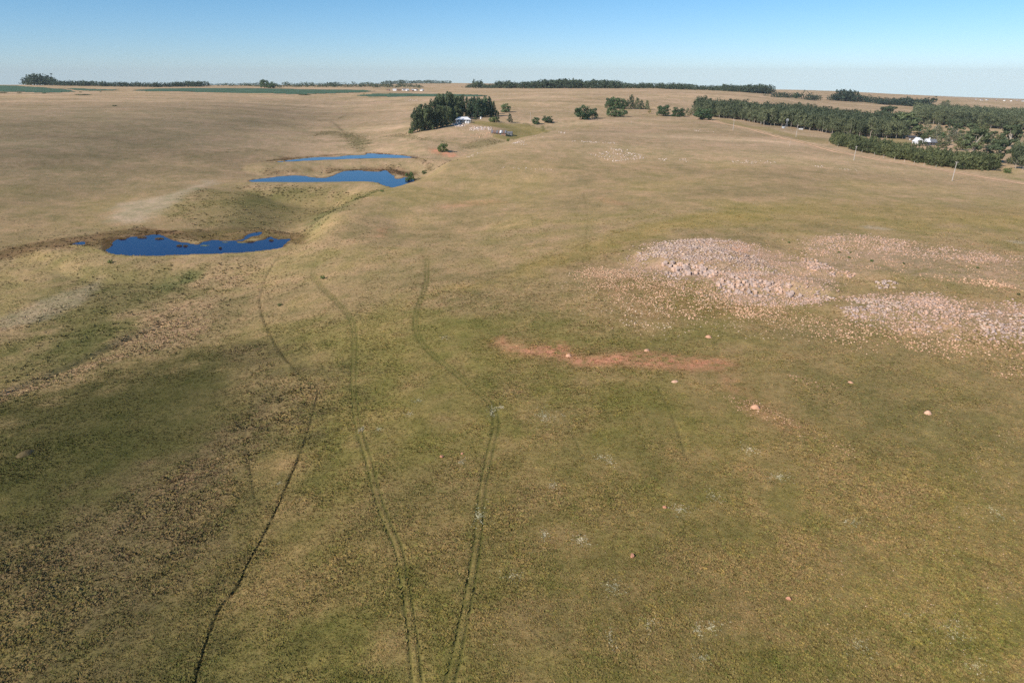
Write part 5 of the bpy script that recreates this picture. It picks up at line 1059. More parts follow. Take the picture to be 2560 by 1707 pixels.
def trunk_mb(kind, clumps, rg):
    m = MB(); base = dict(round=.035, yellow=.03, cone=.035, pine=.03, shrub=.03, wattle=.02, gum=.026, gumy=.026, plant=.022, spread=.04)[kind]
    top = 0.85 if kind in ('gum', 'plant', 'pine', 'cone', 'gumy') else 0.62; lean = rg.uniform(-.03, .03, 2)
    pts = [(lean[0]*z, lean[1]*z, z) for z in (-0.03, 0.05, 0.25, 0.5, top)]; m.tube(pts, [base*1.5, base*1.1, base*.9, base*.6, base*.15], 7)
    for q in clumps[:7 if kind != 'spread' else 11]:
        z0 = max(0.12, q[2]*0.5); p0 = Vector((lean[0]*z0, lean[1]*z0, z0)); p1 = Vector(q[:3]); pm = p0.lerp(p1, .5)+Vector((0, 0, .03))
        m.tube([p0, pm, p1], [base*.5, base*.33, base*.08], 5)
    return m
NLEAF = dict(round=1500, yellow=350, cone=1000, pine=1200, shrub=800, wattle=620, gum=1700, gumy=900, plant=950, spread=2300)
LSZ = dict(round=.046, yellow=.05, cone=.040, pine=.042, shrub=.055, wattle=.055, gum=.040, gumy=.042, plant=.042, spread=.042)
TREE = {}
for kind in NLEAF:
    TREE[kind] = []
    for v in range(4 if kind in ('gum', 'plant', 'wattle', 'round', 'pine') else 2):
        rg = np.random.default_rng(hash_seed := (sum(map(ord, kind))*10+v)); cl = clumps_for(kind, rg); V, Fq = leaf_cloud(cl, NLEAF[kind], LSZ[kind], rg)
        cm = np_mesh('crown', V, Fq, ML.get(kind, ML['gum'])); tm_ = trunk_mb(kind, cl, rg).mesh('trunk', M_pale if kind in ('plant', 'gumy', 'spread') else M_bark)
        TREE[kind].append((cm, tm_, V, Fq))
TNAME = dict(round='evergreen_tree', yellow='yellow_tree', cone='conical_tree', pine='pine_tree', shrub='bush', wattle='wattle_tree', gum='gum_tree', gumy='olive_leaved_tree', plant='plantation_tree', spread='spreading_gum_tree')
tcount = [0]
def plant_tree(kind, x, y, h, wd, label, group=None, name=None, cat='tree'):
    v = tcount[0] % len(TREE[kind]); tcount[0] += 1; cm, tm_, _, _ = TREE[kind][v]
    o = empty(name or TNAME[kind], (x, y, Tz(x, y)-0.02*h), random.Random(tcount[0]).uniform(0, 6.28)); o.scale = (wd, wd, h)
    mesh_obj('trunk', tm_, o); mesh_obj('crown', cm, o)
    return tag(o, label, cat, group)
TL = dict(lone_a=('round evergreen tree standing alone right behind the pine grove, casting a long shadow', 0), lone_b=('egg-shaped dark evergreen standing on open grass right of the grove', 0),
  pair_a=('green bushy shrub at the foot of the pine grove beside the yard', 'shrubs below the pines'), pair_b=('green bushy shrub at the foot of the pine grove beside the yard', 'shrubs below the pines'),
  dome_a=('smaller of two dome-shaped evergreens above the farm track, nearer the grove', 0), dome_b=('wider of two dome-shaped evergreens above the farm track, farther from the grove', 0),
  small_a=('tiny dark bush on the slope just below the rusty-roofed shed', 0), red_soil_bush=('bright green bush growing beside the bare red soil above the ponds', 0), yard_a=('small green conifer in the shade behind the white-roofed house', 0),
  big_round=('tall broad evergreen with a smaller tree leaning on its right side, on the fence line', 0), big_round_side=('smaller spreading tree touching the tall broad evergreen on the fence line', 0),
  mid_a=('tallest tree of the low trio on the fence line in front of the evergreen clump', 0), mid_b=('low middle tree of the trio on the fence line', 0), mid_c=('right-hand rounded tree of the trio on the fence line, with trunk showing', 0),
  clump=('dark round tree in the tight clump beyond the fence line', 'clump of dark round trees'), row=('pointed evergreen in the short row joined to the dark clump', 'row of pointed evergreens'),
  yellow=('small yellow-leaved tree on the fence line', 0), fence_a=('round evergreen on the crest, left of its twin, before the plantation', 0), fence_b=('round evergreen on the crest touching the plantation edge', 0), fence_c=('widest darkest dome of evergreen at the start of the dirt road', 0),
  fence_y=('yellowish olive tree between two dark evergreens at the plantation corner', 0), fence_y2=('short olive tree at the plantation corner', 0),
  pond_bush=('upright green bush on the bank at the right end of the middle pond', 0), pond_bush_s=('small green bush uphill of the middle pond', 0), pond_low=('low dark shrub on the dam end of the middle pond', 0),
  big_gum=('huge spreading gum tree with dark clumped crown left of the white-gabled house', 0), big_gum2=('dark gum rising above the plantation behind the huge spreading gum', 0), house_gum=('spreading gum between the white-gabled house and the young wattles', 0),
  house_gum2=('large pale-limbed gum at the right end of the young wattle strip', 0), house_gum3=('ragged gum with bare pale limbs beside the open field', 0), house_a=('tall thin olive tree behind the white-gabled house', 0), house_b=('dark rounded tree right behind the house roof', 0), house_c=('grey-green tree right of the white-gabled house', 0), house_d=('bare-looking grey tree farther right of the white-gabled house', 0),
  edge_a=('tall plantation gum in the stand at the right end of the dirt road', 'stand at the right end of the dirt road'), edge_b=('tall plantation gum in the stand at the right end of the dirt road', 'stand at the right end of the dirt road'), edge_c=('tall plantation gum in the stand at the right end of the dirt road', 'stand at the right end of the dirt road'),
  verge_bush=('small bush alone on the straw-coloured verge of the dirt road', 0), pair_far=('one of two dark trees standing apart beyond the plantation', 'two far dark trees'))
for kind, x, y, h, wd, key in TREES:
    lb, gp = TL[key]; plant_tree(kind, x, y, h*1.1, wd*1.18, lb, gp or None, cat='bush' if kind == 'shrub' else 'tree')
for i, (kind, x, y, h, wd) in enumerate(GROVE):
    if kind == 'gum': plant_tree('gum', x, y, h*rng.uniform(.95, 1.08), wd*1.2, 'tall dark gum tree in the dense grove left of the white-roofed house', 'gum trees of the grove')
    elif kind == 'pine': plant_tree('pine', x, y, h*rng.uniform(.95, 1.1), wd*1.12, 'tall dark pine in the group behind and right of the white-roofed house', 'pines behind the house')
    else: plant_tree('shrub', x, y, h, wd, ['low bush at the left foot of the gum grove', 'short bushy tree at the right end of the pines'][i > 30], cat='bush')
SL = dict(outcrop='small dark round shrub growing among the flat rocks', track='small dark shrub beside the left wheel track', slope='low dark tuft-like shrub on the open slope below the hill edge', dam='dark green shrub at the foot of the nearest dam wall')
for x, y, h, wd, key in SHRUBS: plant_tree('shrub', x, y, max(h, 0.5), max(wd, 0.8), SL[key], 'shrubs on the rock shelf' if key == 'outcrop' else None, 'shrub', 'bush')
for i, (x, y, h, wd) in enumerate(HEDGES): plant_tree('shrub', x, y, max(1.6, h*0.5), wd, 'low dark bush strip at the edge of the far green fields', 'dark bushes by the far fields', 'bush', 'bush')
for i, (x, y, h, wd) in enumerate(FARPAIR): plant_tree('round', x, y, h, wd*1.15, ['taller of two round trees rising together above the far green field', 'shorter of two round trees rising together above the far green field', 'small dark tree at the gap in the crest trees', 'small dark tree at the gap in the crest trees'][i], 'trees at the crest gap' if i > 1 else None)
for kind, x, y, h, wd in YARDTREES: plant_tree(kind, x, y, h, wd, {'gumy': 'grey-green tree', 'spread': 'dark spreading gum', 'wattle': 'dark bushy wattle', 'plant': 'slender gum'}[kind]+(' in the thicket right of the white-gabled house' if x < 470 else ' in the stand beyond the right end of the wattle strip'), 'garden trees of the white-gabled house' if x < 470 else 'stand beyond the wattle strip')
# plantations: each tree one can pick out along the edges, the closed canopy behind as one wood
def fill(front, back, sp, rg):
    P = front+back[::-1]; A = np.array(P); pts = []
    for x in np.arange(A[:, 0].min(), A[:, 0].max(), sp):
        for y in np.arange(A[:, 1].min(), A[:, 1].max(), sp): pts.append((x+rg.normal(0, sp*.25), y+rg.normal(0, sp*.25)))
    pts = np.array(pts); s = sdf_poly(P, pts[:, 0], pts[:, 1]); d = dist_line(front, pts[:, 0], pts[:, 1]); m = s < 0
    return pts[m], d[m]
LMARK = {'wattle': [(*FOREST[2][0][0], 'at the plantation end'), (POLES[1][0], POLES[1][1]+40, 'opposite the second utility pole'), (HOUSE2[0], HOUSE2[1]-60, 'below the white-gabled house'), (*FOREST[2][0][5], 'below the grey trees'), (*FOREST[2][0][8], 'at the verge bush end')],
  0: [(*FOREST[0][0][1], 'by the round evergreens'), (WINDPUMP[0], WINDPUMP[1], 'behind the windpump'), (*FOREST[0][0][5], 'behind the wattle end'), (*FOREST[0][0][8], 'by the huge gum')], 1: [(*FOREST[1][0][0], 'near the huge gum'), (*FOREST[1][0][2], 'beyond the farmhouse trees'), (*FOREST[1][0][4], 'near the ragged gum')]}
PLAB = [('plantation_tree', 'plant', 'slender gum of the big plantation', 'edge of the big plantation', 6.0, 15.5, 10.6, 140),
        ('plantation_tree', 'plant', 'slender gum of the distant plantation', 'edge of the distant plantation', 8.5, 17.0, 14.0, 100),
        ('wattle_tree', 'wattle', 'bushy young wattle in the strip', 'young wattles beside the dirt road', 4.6, 9.0, 6.2, 290)]
def joined(name, items, kind_fn, mat, n_leaf, label, cat, trunks=True):
    Vs, Fs, b0 = [], [], 0
    for (x, y, z, h, wd, a) in items:
        _, _, V, Fq = TREE[kind_fn(x, y)][int(abs(x*7+y*3)) % len(TREE[kind_fn(x, y)])]
        s = int(abs(x*13+y)) % max(1, len(Fq)-n_leaf); Vq = V[4*s:4*(s+n_leaf)]
        Vq = (Vq.reshape(-1, 4, 3)-Vq.reshape(-1, 4, 3).mean(1, keepdims=True))*math.sqrt(min(4.0, len(Fq)/n_leaf))*0.8+Vq.reshape(-1, 4, 3).mean(1, keepdims=True); Vq = Vq.reshape(-1, 3)
        c, s_ = math.cos(a), math.sin(a); P = np.stack([(Vq[:, 0]*c-Vq[:, 1]*s_)*wd+x, (Vq[:, 0]*s_+Vq[:, 1]*c)*wd+y, Vq[:, 2]*h+z], 1)
        Vs.append(P); Fs.append(np.arange(4*n_leaf).reshape(-1, 4)+b0); b0 += 4*n_leaf
    o = mesh_obj(name, np_mesh(name, np.concatenate(Vs), np.concatenate(Fs), mat)); return tag(o, label, cat, kind='stuff')
for (front, back), (nm, kind, lb, gp, sp, hh, ww, cap) in zip(FOREST, PLAB):
    rg = np.random.default_rng(len(front)*3+int(sp*10)); P, d = fill(front, back, sp, rg); o = np.argsort(d); P = P[o]; rest = []
    zz = T(P[:, 0], P[:, 1])
    for i, (x, y) in enumerate(P):
        h = hh*rg.uniform(.72, 1.25)*(0.9 if d[o[i]] < 4 else 1); wd = ww*rg.uniform(.85, 1.25)
        mark = min(LMARK[kind if kind == 'wattle' else (0 if nm and hh < 16 else 1)], key=lambda q: math.hypot(x-q[0], y-q[1]))[2]
        row = ('roadside ' if kind == 'wattle' else 'front-row ') if d[o[i]] < sp else 'second-row ' if d[o[i]] < 2*sp else 'inner '
        if i < cap: plant_tree(kind, x, y, h, wd, f'{row}{lb}, {mark}', f'{row}{gp} {mark}', nm)
        else: rest.append((x, y, zz[i]-.3, h, wd, rg.uniform(0, 6.28)))
    if rest: joined('plantation_canopy' if kind == 'plant' else 'wattle_thicket', rest, lambda x, y, k=kind: k, ML[kind], 150, ['closed dark canopy of the big plantation behind its edge trees', 'closed canopy of the distant plantation beyond the farmhouse', 'dense back rows of the young wattle strip'][PLAB.index((nm, kind, lb, gp, sp, hh, ww, cap))], 'woodland')
    print(nm, len(P))
BLAB = dict(west='dark belt of trees on the far left skyline', north='thin bluish line of trees beyond the green fields', ridge='bluish wooded ridge behind the far settlement', crest='long dark wood along the crest of the pale hill', east='scattered dark tree clumps on the far right plain')
for key, items in BELTS:
    P = np.array(items); zz = T(P[:, 0], P[:, 1]); rg = np.random.default_rng(3); its = []
    for (x, y, h, wd), z in zip(items, zz):
        its.append((x, y, z-.4, h, max(wd, h*.7)*1.6, rg.uniform(0, 6.28)))
        for _ in range(2 if key in ('crest', 'west') else 1): its.append((x+rg.normal(0, 4), y+rg.uniform(8, 22), z-.4, h*rg.uniform(.8, 1.05), wd*1.3, rg.uniform(0, 6.28)))
    joined('tree_belt', its, lambda x, y: ('shrub', 'round', 'wattle')[int(abs(x*3)) % 3], ML['far'], 70, BLAB[key], 'woodland')
# ---------------------------------------------------------------- rocks
def rock_shape(seed, n=1, block=False):
    import bmesh
    rg = np.random.default_rng(seed); bm = bmesh.new()
    if block:
        bmesh.ops.create_cube(bm, size=1.6); bmesh.ops.bevel(bm, geom=list(bm.edges), offset=0.28, segments=1, affect='EDGES')
        for v in bm.verts: v.co += Vector(rg.normal(0, .10, 3))
    else:
        bmesh.ops.create_icosphere(bm, subdivisions=n, radius=1.0)
        for k in range(3 if n > 1 else 1):
            d = Vector(rg.normal(size=3)).normalized(); q = rg.uniform(.45, .7)
            for v in bm.verts:
                e = v.co.dot(d)-q
                if e > 0: v.co -= d*e*0.85
        for v in bm.verts: v.co *= rg.uniform(.82, 1.14)
    me = bpy.data.meshes.new('rock'); bmesh.ops.triangulate(bm, faces=bm.faces[:]); bm.to_mesh(me); bm.free(); return me
def rock_mat(name, cols):
    m, t, b = new_mat(name, 0.95, 0.1); oi = t.nodes.new('ShaderNodeObjectInfo'); ge = t.nodes.new('ShaderNodeNewGeometry'); n = noise_node(t, 2.2, 6, ge.outputs['Position'], .65)
    ad = t.nodes.new('ShaderNodeMath'); ad.operation = 'MULTIPLY_ADD'; ad.inputs[1].default_value = 0.5; t.links.new(oi.outputs['Random'], ad.inputs[0]); t.links.new(n.outputs[0], ad.inputs[2])
    r = ramp(t, ad.outputs[0], [(0.35, cols[0]), (0.75, cols[1]), (1.0, cols[2])]); t.links.new(r.outputs[0], b.inputs['Base Color'])
    bp = t.nodes.new('ShaderNodeBump'); bp.inputs['Strength'].default_value = 0.7; bp.inputs['Distance'].default_value = 0.12; t.links.new(n.outputs[0], bp.inputs['Height']); t.links.new(bp.outputs[0], b.inputs['Normal']); return m
TONE = dict(grey=[alb(168,146,134), alb(190,168,156), alb(200,174,152)], cliff=[alb(160,142,132), alb(186,164,152), alb(206,172,148)], mix=[alb(190,158,138), alb(206,168,142), alb(182,158,144)], pink=[alb(206,164,132), alb(220,182,150), alb(190,150,120)],
  pale=[alb(206,184,158), alb(216,180,150), alb(196,170,140)], white=[alb(214,196,184), alb(200,176,160), alb(222,206,196)], red=[alb(180,126,100), alb(194,142,114), alb(166,118,94)], clay=[alb(206,162,132), alb(192,146,118), alb(216,174,146)])
MR = {k: rock_mat(k+'_stone', [tuple(c) for c in v]) for k, v in TONE.items()}
RK = [rock_shape(i, 2) for i in range(5)]; BK = [rock_shape(40+i, 1, True) for i in range(5)]; PB = [rock_shape(80+i, 1) for i in range(6)]
def arr(me):
    V = np.empty(len(me.vertices)*3); me.vertices.foreach_get('co', V); Fq = np.empty(len(me.polygons)*3, np.int32); me.polygons.foreach_get('vertices', Fq); return V.reshape(-1, 3), Fq.reshape(-1, 3)
PBA = [arr(m) for m in PB]
cand = []; rgk = np.random.default_rng(77)
for (P, n, lo, hi, tone, key) in ROCKS:
    A = np.array(P); k = 0; lim = 0
    while k < n and lim < 60:
        lim += 1; xy = rgk.uniform(A.min(0), A.max(0), (n*2, 2)); s = sdf_poly(P, xy[:, 0], xy[:, 1]) + (4.0 if n > 500 else 1.2)*fbm(xy[:, 0]/5, xy[:, 1]/5, 201, 3)+rgk.normal(0, 2.2 if n > 500 else .3, len(xy)); keep = rgk.random(len(xy)) < np.clip(0.65+0.9*fbm(xy[:, 0]/6, xy[:, 1]/6, 205, 2), 0.05, 1)
        for (x, y) in xy[(s < 0) & keep]:
            if k >= n: break
            cand.append((x, y, lo+(hi-lo)*rgk.random()**1.8, tone, key)); k += 1
CX = np.array([c[0] for c in cand]); CY = np.array([c[1] for c in cand]); CS = np.array([c[2] for c in cand]); CZ_ = T(CX, CY)
inview = (np.abs(CX) < 0.79*(CY*0.932+20)); app = np.where(inview, CS/np.hypot(CX, CY), 0); order = np.argsort(-app)
RLAB = dict(main='weathered blocky boulder in the big grey outcrop on the hill shoulder', slope='loose pinkish stone on the grass below the big grey outcrop', ledge='low stone on the flat pinkish rock shelf beyond the big outcrop', slab='weathered boulder in the lower slabby outcrop', turf='loose stone lying in short turf', yard='pale stone in the rubble in front of the white-roofed house', crest='white stone in the scattered patches near the hill crest', far='pale rock on the slope left of the gum grove')
RMAT = {}
for rank, i in enumerate(order[:300]):
    x, y, s, tone, key = cand[i]; pool = BK if tone == 'cliff' else RK; me0 = pool[i % 5]; km = (me0.name, tone)
    if km not in RMAT: q = me0.copy(); q.materials.append(MR[tone]); RMAT[km] = q
    o = mesh_obj('boulder', RMAT[km]); fl = rgk.uniform(.55, .9) if tone == 'cliff' else rgk.uniform(.35, .6)
    o.scale = (s*.5*rgk.uniform(.85, 1.25), s*.5*rgk.uniform(.75, 1.1), s*fl*.5*(1.5 if tone == 'cliff' else 1)); o.rotation_euler = (rgk.normal(0, .15), rgk.normal(0, .15), rgk.normal(.2, .35) if tone == 'cliff' else rgk.uniform(0, 6.28))
    if tone == 'cliff': o.scale = (s*.36*rgk.uniform(.7, 1.2), s*.5*rgk.uniform(.8, 1.1), s*.5*rgk.uniform(.7, 1.2)); o.location = (x, y, CZ_[i]+o.scale[2]*0.35)
    lb = RLAB[key]
    if key == 'main': lb = {'cliff': 'upright block in the cracked ledges of the big grey outcrop on the hill shoulder', 'grey': 'rounded grey boulder on the crown of the big outcrop on the hill shoulder', 'mix': 'pinkish boulder on the skirt of the big outcrop on the hill shoulder'}[tone]
    if key == 'slab': lb = {'grey': 'grey boulder in the lower slabby outcrop', 'mix': 'pinkish grey boulder in the lower slabby outcrop', 'pink': 'pink stone spilled downhill of the lower slabby outcrop'}[tone]
    if s > 1.35*(1.0 if tone != 'cliff' else 1.1): lb = 'large '+lb
    tag(o, lb, 'rock', lb)
rest = order[300:]; Vs, Fs, Cs, b0 = [], [], [], 0
for i in rest:
    x, y, s, tone, key = cand[i]; V, Fq = PBA[i % 6]; a = rgk.uniform(0, 6.28); c, q = math.cos(a), math.sin(a); sx, sy, sz = s*.5*rgk.uniform(.8, 1.3), s*.5*rgk.uniform(.7, 1.1), s*.5*rgk.uniform(.35, .75)
    Vs.append(np.stack([(V[:, 0]*sx)*c-(V[:, 1]*sy)*q+x, (V[:, 0]*sx)*q+(V[:, 1]*sy)*c+y, V[:, 2]*sz+CZ_[i]+sz*.3], 1)); Fs.append(Fq+b0); b0 += len(V)
    t3 = TONE[tone]; cc = t3[rgk.integers(3)]*rgk.uniform(.8, 1.1); Cs.append(np.tile(cc, (len(V), 1)))
M_stones, t, b = new_mat('loose_stones', .95, .1); at = t.nodes.new('ShaderNodeAttribute'); at.attribute_name = 'Col'; ge = t.nodes.new('ShaderNodeNewGeometry'); n = noise_node(t, 5, 4, ge.outputs['Position']); r = ramp(t, n.outputs[0], [(.3, (.8, .8, .8)), (.7, (1.12, 1.12, 1.12))]); t.links.new(mixc(t, 1, at.outputs[0], r.outputs[0], 'MULTIPLY'), b.inputs['Base Color'])
tag(mesh_obj('stones', np_mesh('stones', np.concatenate(Vs), np.concatenate(Fs), M_stones, np.concatenate(Cs))), 'thousands of small loose stones strewn over the outcrops and turf', 'stones', kind='stuff')
print('rocks', len(cand))
# termite mounds and single boulders on the near slope
MLB = dict(big=('largest salmon-coloured earth mound beside the red gravel streak', 'termite_mound', 'mound'), right=('salmon-coloured earth mound alone on green turf right of the red streak', 'termite_mound', 'mound'), scar=('small salmon mound at the left part of the bare red scar', 'termite_mound', 'mound'), above=('salmon mound alone on turf above the red scar', 'termite_mound', 'mound'), rim=('low salmon mound on the upper rim of the red scar', 'termite_mound', 'mound'), ledge=('flat pale mound below the slabby outcrop', 'termite_mound', 'mound'), fade=('worn-down brownish mound in the grass under the red scar', 'termite_mound', 'mound'),
  lower=('reddish boulder with pale stones beside it on the lower slope', 'boulder', 'rock'), lower2=('reddish boulder alone right of the wheel tracks', 'boulder', 'rock'), tracks=('reddish stone between the two pairs of wheel tracks', 'boulder', 'rock'), tracks2=('smaller reddish stone close to the right wheel tracks', 'boulder', 'rock'), mid=('flat reddish stone in grass below the earth mounds', 'boulder', 'rock'), meadow=('grassy mound with a dark shaded side in the dark wet meadow', 'grass_mound', 'mound'))
def mound_mesh(seed, mat, colr=None):
    rg = np.random.default_rng(seed); V = []; Fq = []; nr_, na = 9, 18
    for i in range(nr_):
        t_ = i/(nr_-1)
        for j in range(na):
            a = 2*math.pi*j/na; r_ = (1-t_)**0.5 if t_ > 0 else 1.12; r_ *= 1+0.10*math.sin(2*a+seed)+0.05*math.sin(5*a+2*seed)+rg.normal(0, .02); V.append((r_*math.cos(a), r_*math.sin(a), t_*(1+rg.normal(0, .03))-(0.12 if i == 0 else 0)))
    for i in range(nr_-1):
        for j in range(na): Fq.append((i*na+j, i*na+(j+1) % na, (i+1)*na+(j+1) % na, (i+1)*na+j))
    return np_mesh('mound', V, Fq, mat, smooth=True)
for i, (x, y, h, wd, tone, key) in enumerate(MOUNDS):
    lb, nm, ct = MLB[key]
    if nm == 'boulder': me = RK[i % 5].copy(); me.materials.append(MR['red']); o = mesh_obj(nm, me); o.scale = (wd*.5, wd*.4, h*.5); o.location = (x, y, Tz(x, y)+h*.2)
    else: o = mesh_obj(nm, mound_mesh(i+3, MR['clay'] if tone == 'clay' else paint('turf_mound', tuple(alb(104, 92, 66)), 1, 0, .4, 2, .5))); o.scale = (wd*.5, wd*.45, h*.6); o.location = (x, y, Tz(x, y)-.02)
    o.rotation_euler = (0, 0, i*1.7); tag(o, lb, ct)
# islets of sedge and mats of lily leaves in the nearest pond
M_sedge = paint('sedge_blades', tuple(alb(112, 92, 58)), 1, 0, .5, 3); M_lily = paint('lily_leaves', tuple(alb(134, 138, 92)), .7, .2, .3, 2)
for i, (x, y, wd, kind) in enumerate(ISLETS):
    rg = np.random.default_rng(i); asp = .5
    if kind == 'sedge':
        n_ = 160; a = rg.uniform(0, 6.28, n_); r_ = wd*.5*np.sqrt(rg.random(n_)); bx, by = r_*np.cos(a), r_*np.sin(a)*asp; h = rg.uniform(.35, .9, n_)*(1-.5*(r_/(wd*.5))**2); ln = rg.normal(0, .25, (n_, 2)); ww = .10
        V = np.stack([np.stack([bx-ww, by, np.full(n_, -.15)], 1), np.stack([bx+ww, by+.03, np.full(n_, -.15)], 1), np.stack([bx+ln[:, 0], by+ln[:, 1], h], 1)], 1).reshape(-1, 3)
        o = mesh_obj('sedge_islet', np_mesh('sedge_islet', V, np.arange(3*n_).reshape(-1, 3), M_sedge)); lb, ct, gp = 'brown sedge tuft standing in the nearest dark blue pond', 'reeds', 'sedge tufts in the nearest pond'
    else:
        V = []; Fq = []
        for k in range(70):
            a, r_ = rg.uniform(0, 6.28), wd*.5*math.sqrt(rg.random()); cx, cy = r_*math.cos(a), r_*math.sin(a)*asp; b0 = len(V); q = rg.uniform(.12, .3)
            for j in range(6): V.append((cx+q*math.cos(j*1.047), cy+q*math.sin(j*1.047), .012+.0015*(k % 9)))
            Fq.append(list(range(b0, b0+6)))
        o = mesh_obj('lily_mat', np_mesh('lily_mat', V, Fq, M_lily)); lb, ct, gp = 'flat pale green mat of lily leaves on the nearest pond', 'lily pads', 'lily mats on the nearest pond'
    o.location = (x, y, -7.97); tag(o, lb, ct, gp)
# ---------------------------------------------------------------- poles and posts
M_pole = paint('grey_pole', (0.52, 0.47, 0.42), .9, .1, .25, 2); M_metal = paint('galvanised', (0.45, 0.46, 0.47), .5, .4, .2, 2); M_cer = paint('insulator', (0.6, 0.58, 0.55), .3, .4, .1)
PLB = ['tall leaning utility pole standing on the grass below the dirt road, farthest from the grove', 'utility pole on the verge opposite the left end of the wattle strip', 'utility pole beyond the dirt road against the big plantation', 'short thin pole on the grass beside the dirt road', 'utility pole near the round dark evergreen at the start of the dirt road', 'short weathered post on open grass in front of the fence-line trees', 'faint thin pole left of the two dome-shaped evergreens']
for i, (x, y, h) in enumerate(POLES):
    o = empty('utility_pole' if h > 6 else 'field_pole', (x, y, Tz(x, y)), 0.5); rd = .17 if h > 6 else .09
    MB().tube([(0, 0, -.4), (0.02*h, 0, h*.5), (0.05*h if i < 3 else .02*h, 0, h)], [rd*1.2, rd, rd*.8], 8).build('shaft', M_pole, o)
    if h > 6:
        tx = (0.05*h if i < 3 else .02*h); MB().box(tx-.06, tx+.06, -.9, .9, h-.55, h-.42).build('crossarm', M_pole, o)
        for yy in (-.8, 0, .8): MB().tube([(tx, yy, h-.42 if yy else h), (tx, yy, h-.15 if yy else h+.25)], [.05, .04], 6).build('insulator', M_cer, o)
    tag(o, PLB[i], 'pole')
for x, y, h in POSTS:
    o = mesh_obj('fence_post', MB().tube([(0, 0, -.2), (.03, 0, min(h, 2.2))], [.11, .09], 6).mesh('fence_post', M_pole)); o.location = (x, y, Tz(x, y)); tag(o, 'pale fence post between the dirt road and the young wattles', 'post', 'fence posts by the wattle strip')
# ---------------------------------------------------------------- buildings
M_white = paint('white_paint', (.80, .80, .80), .6, .2, .06, 1); M_wroof = paint('white_roof_sheet', (.82, .82, .83), .45, .3, .06, .8); M_wall2 = paint('shaded_wall', (.34, .38, .42), .9, .1, .2, 1); M_glass = paint('window_glass', (.03, .04, .05), .1, .5, .2); M_door = paint('dark_door', (.09, .07, .06), .7, .2, .3); M_rust = paint('rusty_sheet', (.26, .16, .12), .8, .2, .5, 1.5); M_zinc = paint('grey_sheet', (.21, .21, .22), .5, .4, .3, 1.2); M_dkroof = paint('dark_roof', (.075, .078, .09), .7, .2, .3, 1); M_wood = paint('old_timber', (.22, .17, .13), .9, .1, .4, 2); M_greenp = paint('green_tank_paint', (.16, .48, .34), .5, .3, .15); M_brick = paint('brick_wall', (.33, .2, .15), .9, .1, .3, 2)
def seat(x, y, hx, hy):      # lowest ground under a footprint, so nothing hovers
    return min(Tz(x+a*hx, y+b_*hy) for a in (-1, 0, 1) for b_ in (-1, 1))
def gable(m, x0, x1, y0, y1, z0, z1, th=.12):   # pitched sheet roof with its ridge along X
    ym = (y0+y1)/2
    for a, b_ in ((y0, ym), (y1, ym)):
        m.poly([(x0, a, z0), (x1, a, z0), (x1, b_, z1), (x0, b_, z1), (x0, a, z0-th), (x1, a, z0-th), (x1, b_, z1-th), (x0, b_, z1-th)], [(0, 1, 2, 3), (7, 6, 5, 4), (0, 4, 5, 1), (3, 2, 6, 7), (1, 5, 6, 2), (0, 3, 7, 4)])
    return m
def window(o, x, y, z, wd, h, side=-1):
    f = MB().box(x-wd/2-.08, x+wd/2+.08, y-.06, y+.06, z-.08, z+h+.08).build('window', M_white, o); MB().box(x-wd/2, x+wd/2, y-.09, y+.09, z, z+h).build('pane', M_glass, f); MB().box(x-wd/2-.15, x+wd/2+.15, y-.2, y-.061, z-.18, z-.09).build('sill', M_white, f)
x, y, h, wd = HOUSE; HW, HD = wd*.46, 3.6
o = empty('farmhouse', (x, y+HD, seat(x, y+HD, HW, HD)), 0.06); eb = 3.3; rz_ = 5.3
MB().box(-HW, HW, -HD, HD, -.8, eb).build('wall', M_wall2, o); MB().box(-HW-.02, -HW+3.6, -HD-.05, -HD+.5, -.8, eb-.05).build('gable_bay', M_white, o)  # blue-grey of the main wall is verandah shade put into its colour
ov = .7; m = MB(); m.poly([(-HW-ov, -HD-1.6, eb-.25), (HW+ov, -HD-1.6, eb-.25), (HW+ov, HD+ov, eb-.1), (-HW-ov, HD+ov, eb-.1), (-HW+2.6, .3, rz_), (HW-2.6, .3, rz_), (-HW-ov, -HD-1.6, eb-.4), (HW+ov, -HD-1.6, eb-.4), (HW+ov, HD+ov, eb-.25), (-HW-ov, HD+ov, eb-.25)], [(0, 1, 5, 4), (1, 2, 5), (2, 3, 4, 5), (3, 0, 4), (0, 6, 7, 1), (1, 7, 8, 2), (2, 8, 9, 3), (3, 9, 6, 0), (9, 8, 7, 6)]); rf = m.build('roof', M_wroof, o)
MB().box(-HW+1.8, -HW+2.6, -.6, .2, eb+.2, rz_+.9).build('chimney', M_door, rf)
for k in range(5): q = -HW+.1+k*(2*HW-.2)/4; MB().box(q-.09, q+.09, -HD-1.5, -HD-1.32, -.8, eb-.3).build('verandah_post', M_white, o)
for q in (-HW+1.7, -1.2, 2.2, HW-1.6): window(o, q, -HD-.06, 1.0, 1.5, 1.3)
dr = MB().box(.1, 1.0, -HD-.07, -HD, -.3, 2.0).build('door', M_door, o); MB().box(.85, .93, -HD-.13, -HD-.071, .8, .95).build('handle', M_metal, dr); MB().box(-HW-.4, HW+.4, -HD-1.7, -HD-.06, -1.2, -.35).build('verandah_floor', M_wood, o)
tag(o, 'white-roofed farmhouse with a shaded front beside the dark gum grove', 'house')
